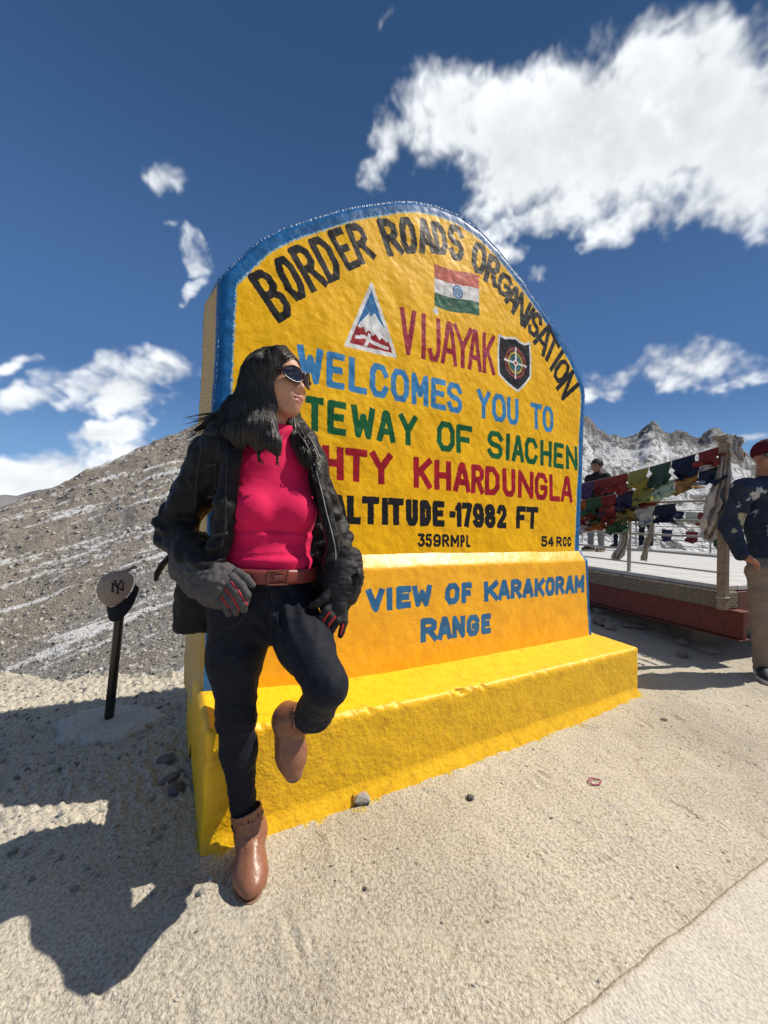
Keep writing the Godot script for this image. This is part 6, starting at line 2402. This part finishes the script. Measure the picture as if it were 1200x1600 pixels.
func build_bystander() -> void:
	var feet := Vector3(2.95, 0.0, -2.93)
	feet.y = ground_height(feet.x, feet.z)
	var root := thing("person", "man in maroon beanie and navy jumper with pale prints, hand in khaki trouser pocket", "person", feet)
	var fwd := Vector3(-0.42, 0, 0.91).normalized()
	var j := {"fwd": fwd, "size": 1.03, "ground": feet.y, "face": Vector3(-0.28, -0.04, 0.96).normalized()}
	j.hip_r = at_depth(1192, 893, 2.90)
	j.hip_l = at_depth(1232, 893, 2.99)
	j.kn_r = at_depth(1191, 972, 2.88)
	j.kn_l = at_depth(1240, 970, 2.98)
	j.an_r = at_depth(1192, 1036, 2.91)
	j.an_l = at_depth(1246, 1032, 3.02)
	j.sh_r = at_depth(1163, 764, 2.89)
	j.sh_l = at_depth(1250, 762, 3.03)
	j.el_r = at_depth(1140, 822, 2.94)
	j.wr_r = at_depth(1158, 866, 2.82)
	j.hand_r = Vector3(0.75, -0.45, 0.12).normalized()
	j.el_l = at_depth(1272, 822, 3.06)
	j.wr_l = at_depth(1262, 872, 2.98)
	j.hand_l = Vector3(-0.1, -0.95, 0.2).normalized()
	j.neck = at_depth(1208, 748, 2.95)
	j.head = at_depth(1203, 715, 2.93)
	j.foot_r = Vector3(-0.55, 0, 0.83).normalized()
	j.foot_l = Vector3(0.15, 0, 0.98).normalized()
	var skin := Color(0.36, 0.18, 0.11)
	var patches := []
	for q in [[1187, 771, 0.034], [1194, 765, 0.020], [1178, 776, 0.020], [1171, 812, 0.030], [1173, 822, 0.032], [1176, 832, 0.018], [1166, 805, 0.016], [1150, 757, 0.018], [1230, 800, 0.04], [1222, 770, 0.03], [1212, 830, 0.02], [1185, 850, 0.012], [1196, 800, 0.01], [1160, 790, 0.008], [1180, 800, 0.008], [1154, 830, 0.008]]:
		patches.append([at_depth(q[0], q[1], 2.80), q[2], q[0] < 1185 and q[1] > 790])
	var pn := noise(261, 1.0, 3)
	var navy := Color(0.026, 0.036, 0.062)
	var paint := func(p: Vector3, n: Vector3) -> Color:
		if n.dot(fwd) < 0.1:
			return navy
		for e in patches:
			var q: Vector3 = p - e[0]
			if (q - fwd * q.dot(fwd)).length() + 0.04 * pn.get_noise_3d(p.x * 30.0, p.y * 30.0, p.z * 30.0) < e[1]:
				return Color(0.38, 0.36, 0.22) if e[2] else Color(0.42, 0.43, 0.42)
		return navy * (1.0 + 0.5 * pn.get_noise_3d(p.x * 6.0, p.y * 6.0, p.z * 6.0))
	var top := cloth(1, 1, 1, 0.85)
	top.vertex_color_use_as_albedo = true
	var look := {"trousers": cloth(0.23, 0.185, 0.145, 0.9), "top": top, "print": paint, "skin": skin, "shoe": mat(0.014, 0.017, 0.026, 0.6), "sole": mat(0.55, 0.55, 0.54, 0.7)}
	var f := dressed(root, j, look, 0.0105)
	var knit := cloth(0.085, 0.008, 0.022, 0.9, 300.0, 0.1)
	cap_of_hair(root, f.turn, f.off, knit, "beanie", 0.017, 0.022, 0.005)
	sunglasses(root, f.off * f.turn, 0.032, 0.022)

func build_visitors() -> void:
	var deck := DECK_Y
	var black := cloth(0.012, 0.012, 0.013, 0.8)
	var spots := [
		[Vector2(931, 861), 1.78, Vector3(-0.9, 0, 0.43), black, cloth(0.20, 0.20, 0.19, 0.85), "dark-haired man in black top and grey trousers standing on the platform behind the railing"],
		[Vector2(968, 857), 1.36, Vector3(0.2, 0, -0.98), cloth(0.16, 0.16, 0.15, 0.85), cloth(0.012, 0.014, 0.022, 0.8), "visitor in grey top and navy trousers half hidden by prayer flags"],
		[Vector2(1009, 861), 1.38, Vector3(0.5, 0, -0.87), cloth(0.24, 0.23, 0.20, 0.85), cloth(0.010, 0.013, 0.024, 0.8), "visitor in beige top, navy trousers and pale trainers behind the prayer flags"]]
	for i in 3:
		var s: Array = spots[i]
		var feet := on_level(s[0].x, s[0].y, deck + 0.002)
		var root := thing("person", s[5], "person", feet, "visitors on the platform")
		var j := standing(feet, (s[2] as Vector3).normalized(), s[1])
		var look := {"trousers": s[4], "top": s[3], "skin": Color(0.22, 0.11, 0.065), "shoe": [mat(0.02, 0.018, 0.016, 0.7), mat(0.02, 0.02, 0.02, 0.7), mat(0.5, 0.5, 0.5, 0.7)][i], "sole": [mat(0.30, 0.19, 0.10, 0.7), mat(0.05, 0.05, 0.05, 0.7), mat(0.4, 0.4, 0.4, 0.7)][i]}
		var f := dressed(root, j, look, 0.019)
		cap_of_hair(root, f.turn, f.off, mat(0.012, 0.010, 0.009, 0.6), "hair", 0.016, 0.02, 0.016)

const SKY_WIDTH := 2048

func _ready() -> void:
	rng.seed = 7
	var t := Time.get_ticks_msec()
	build_camera_and_light()
	for step in [build_ground, build_mountains, build_monument, build_platform, build_flags, build_woman, build_bystander, build_visitors, build_pole_and_cap, build_stones]:
		print(Time.get_ticks_msec() - t, " before ", step.get_method())
		step.call()
	print(Time.get_ticks_msec() - t, " done")
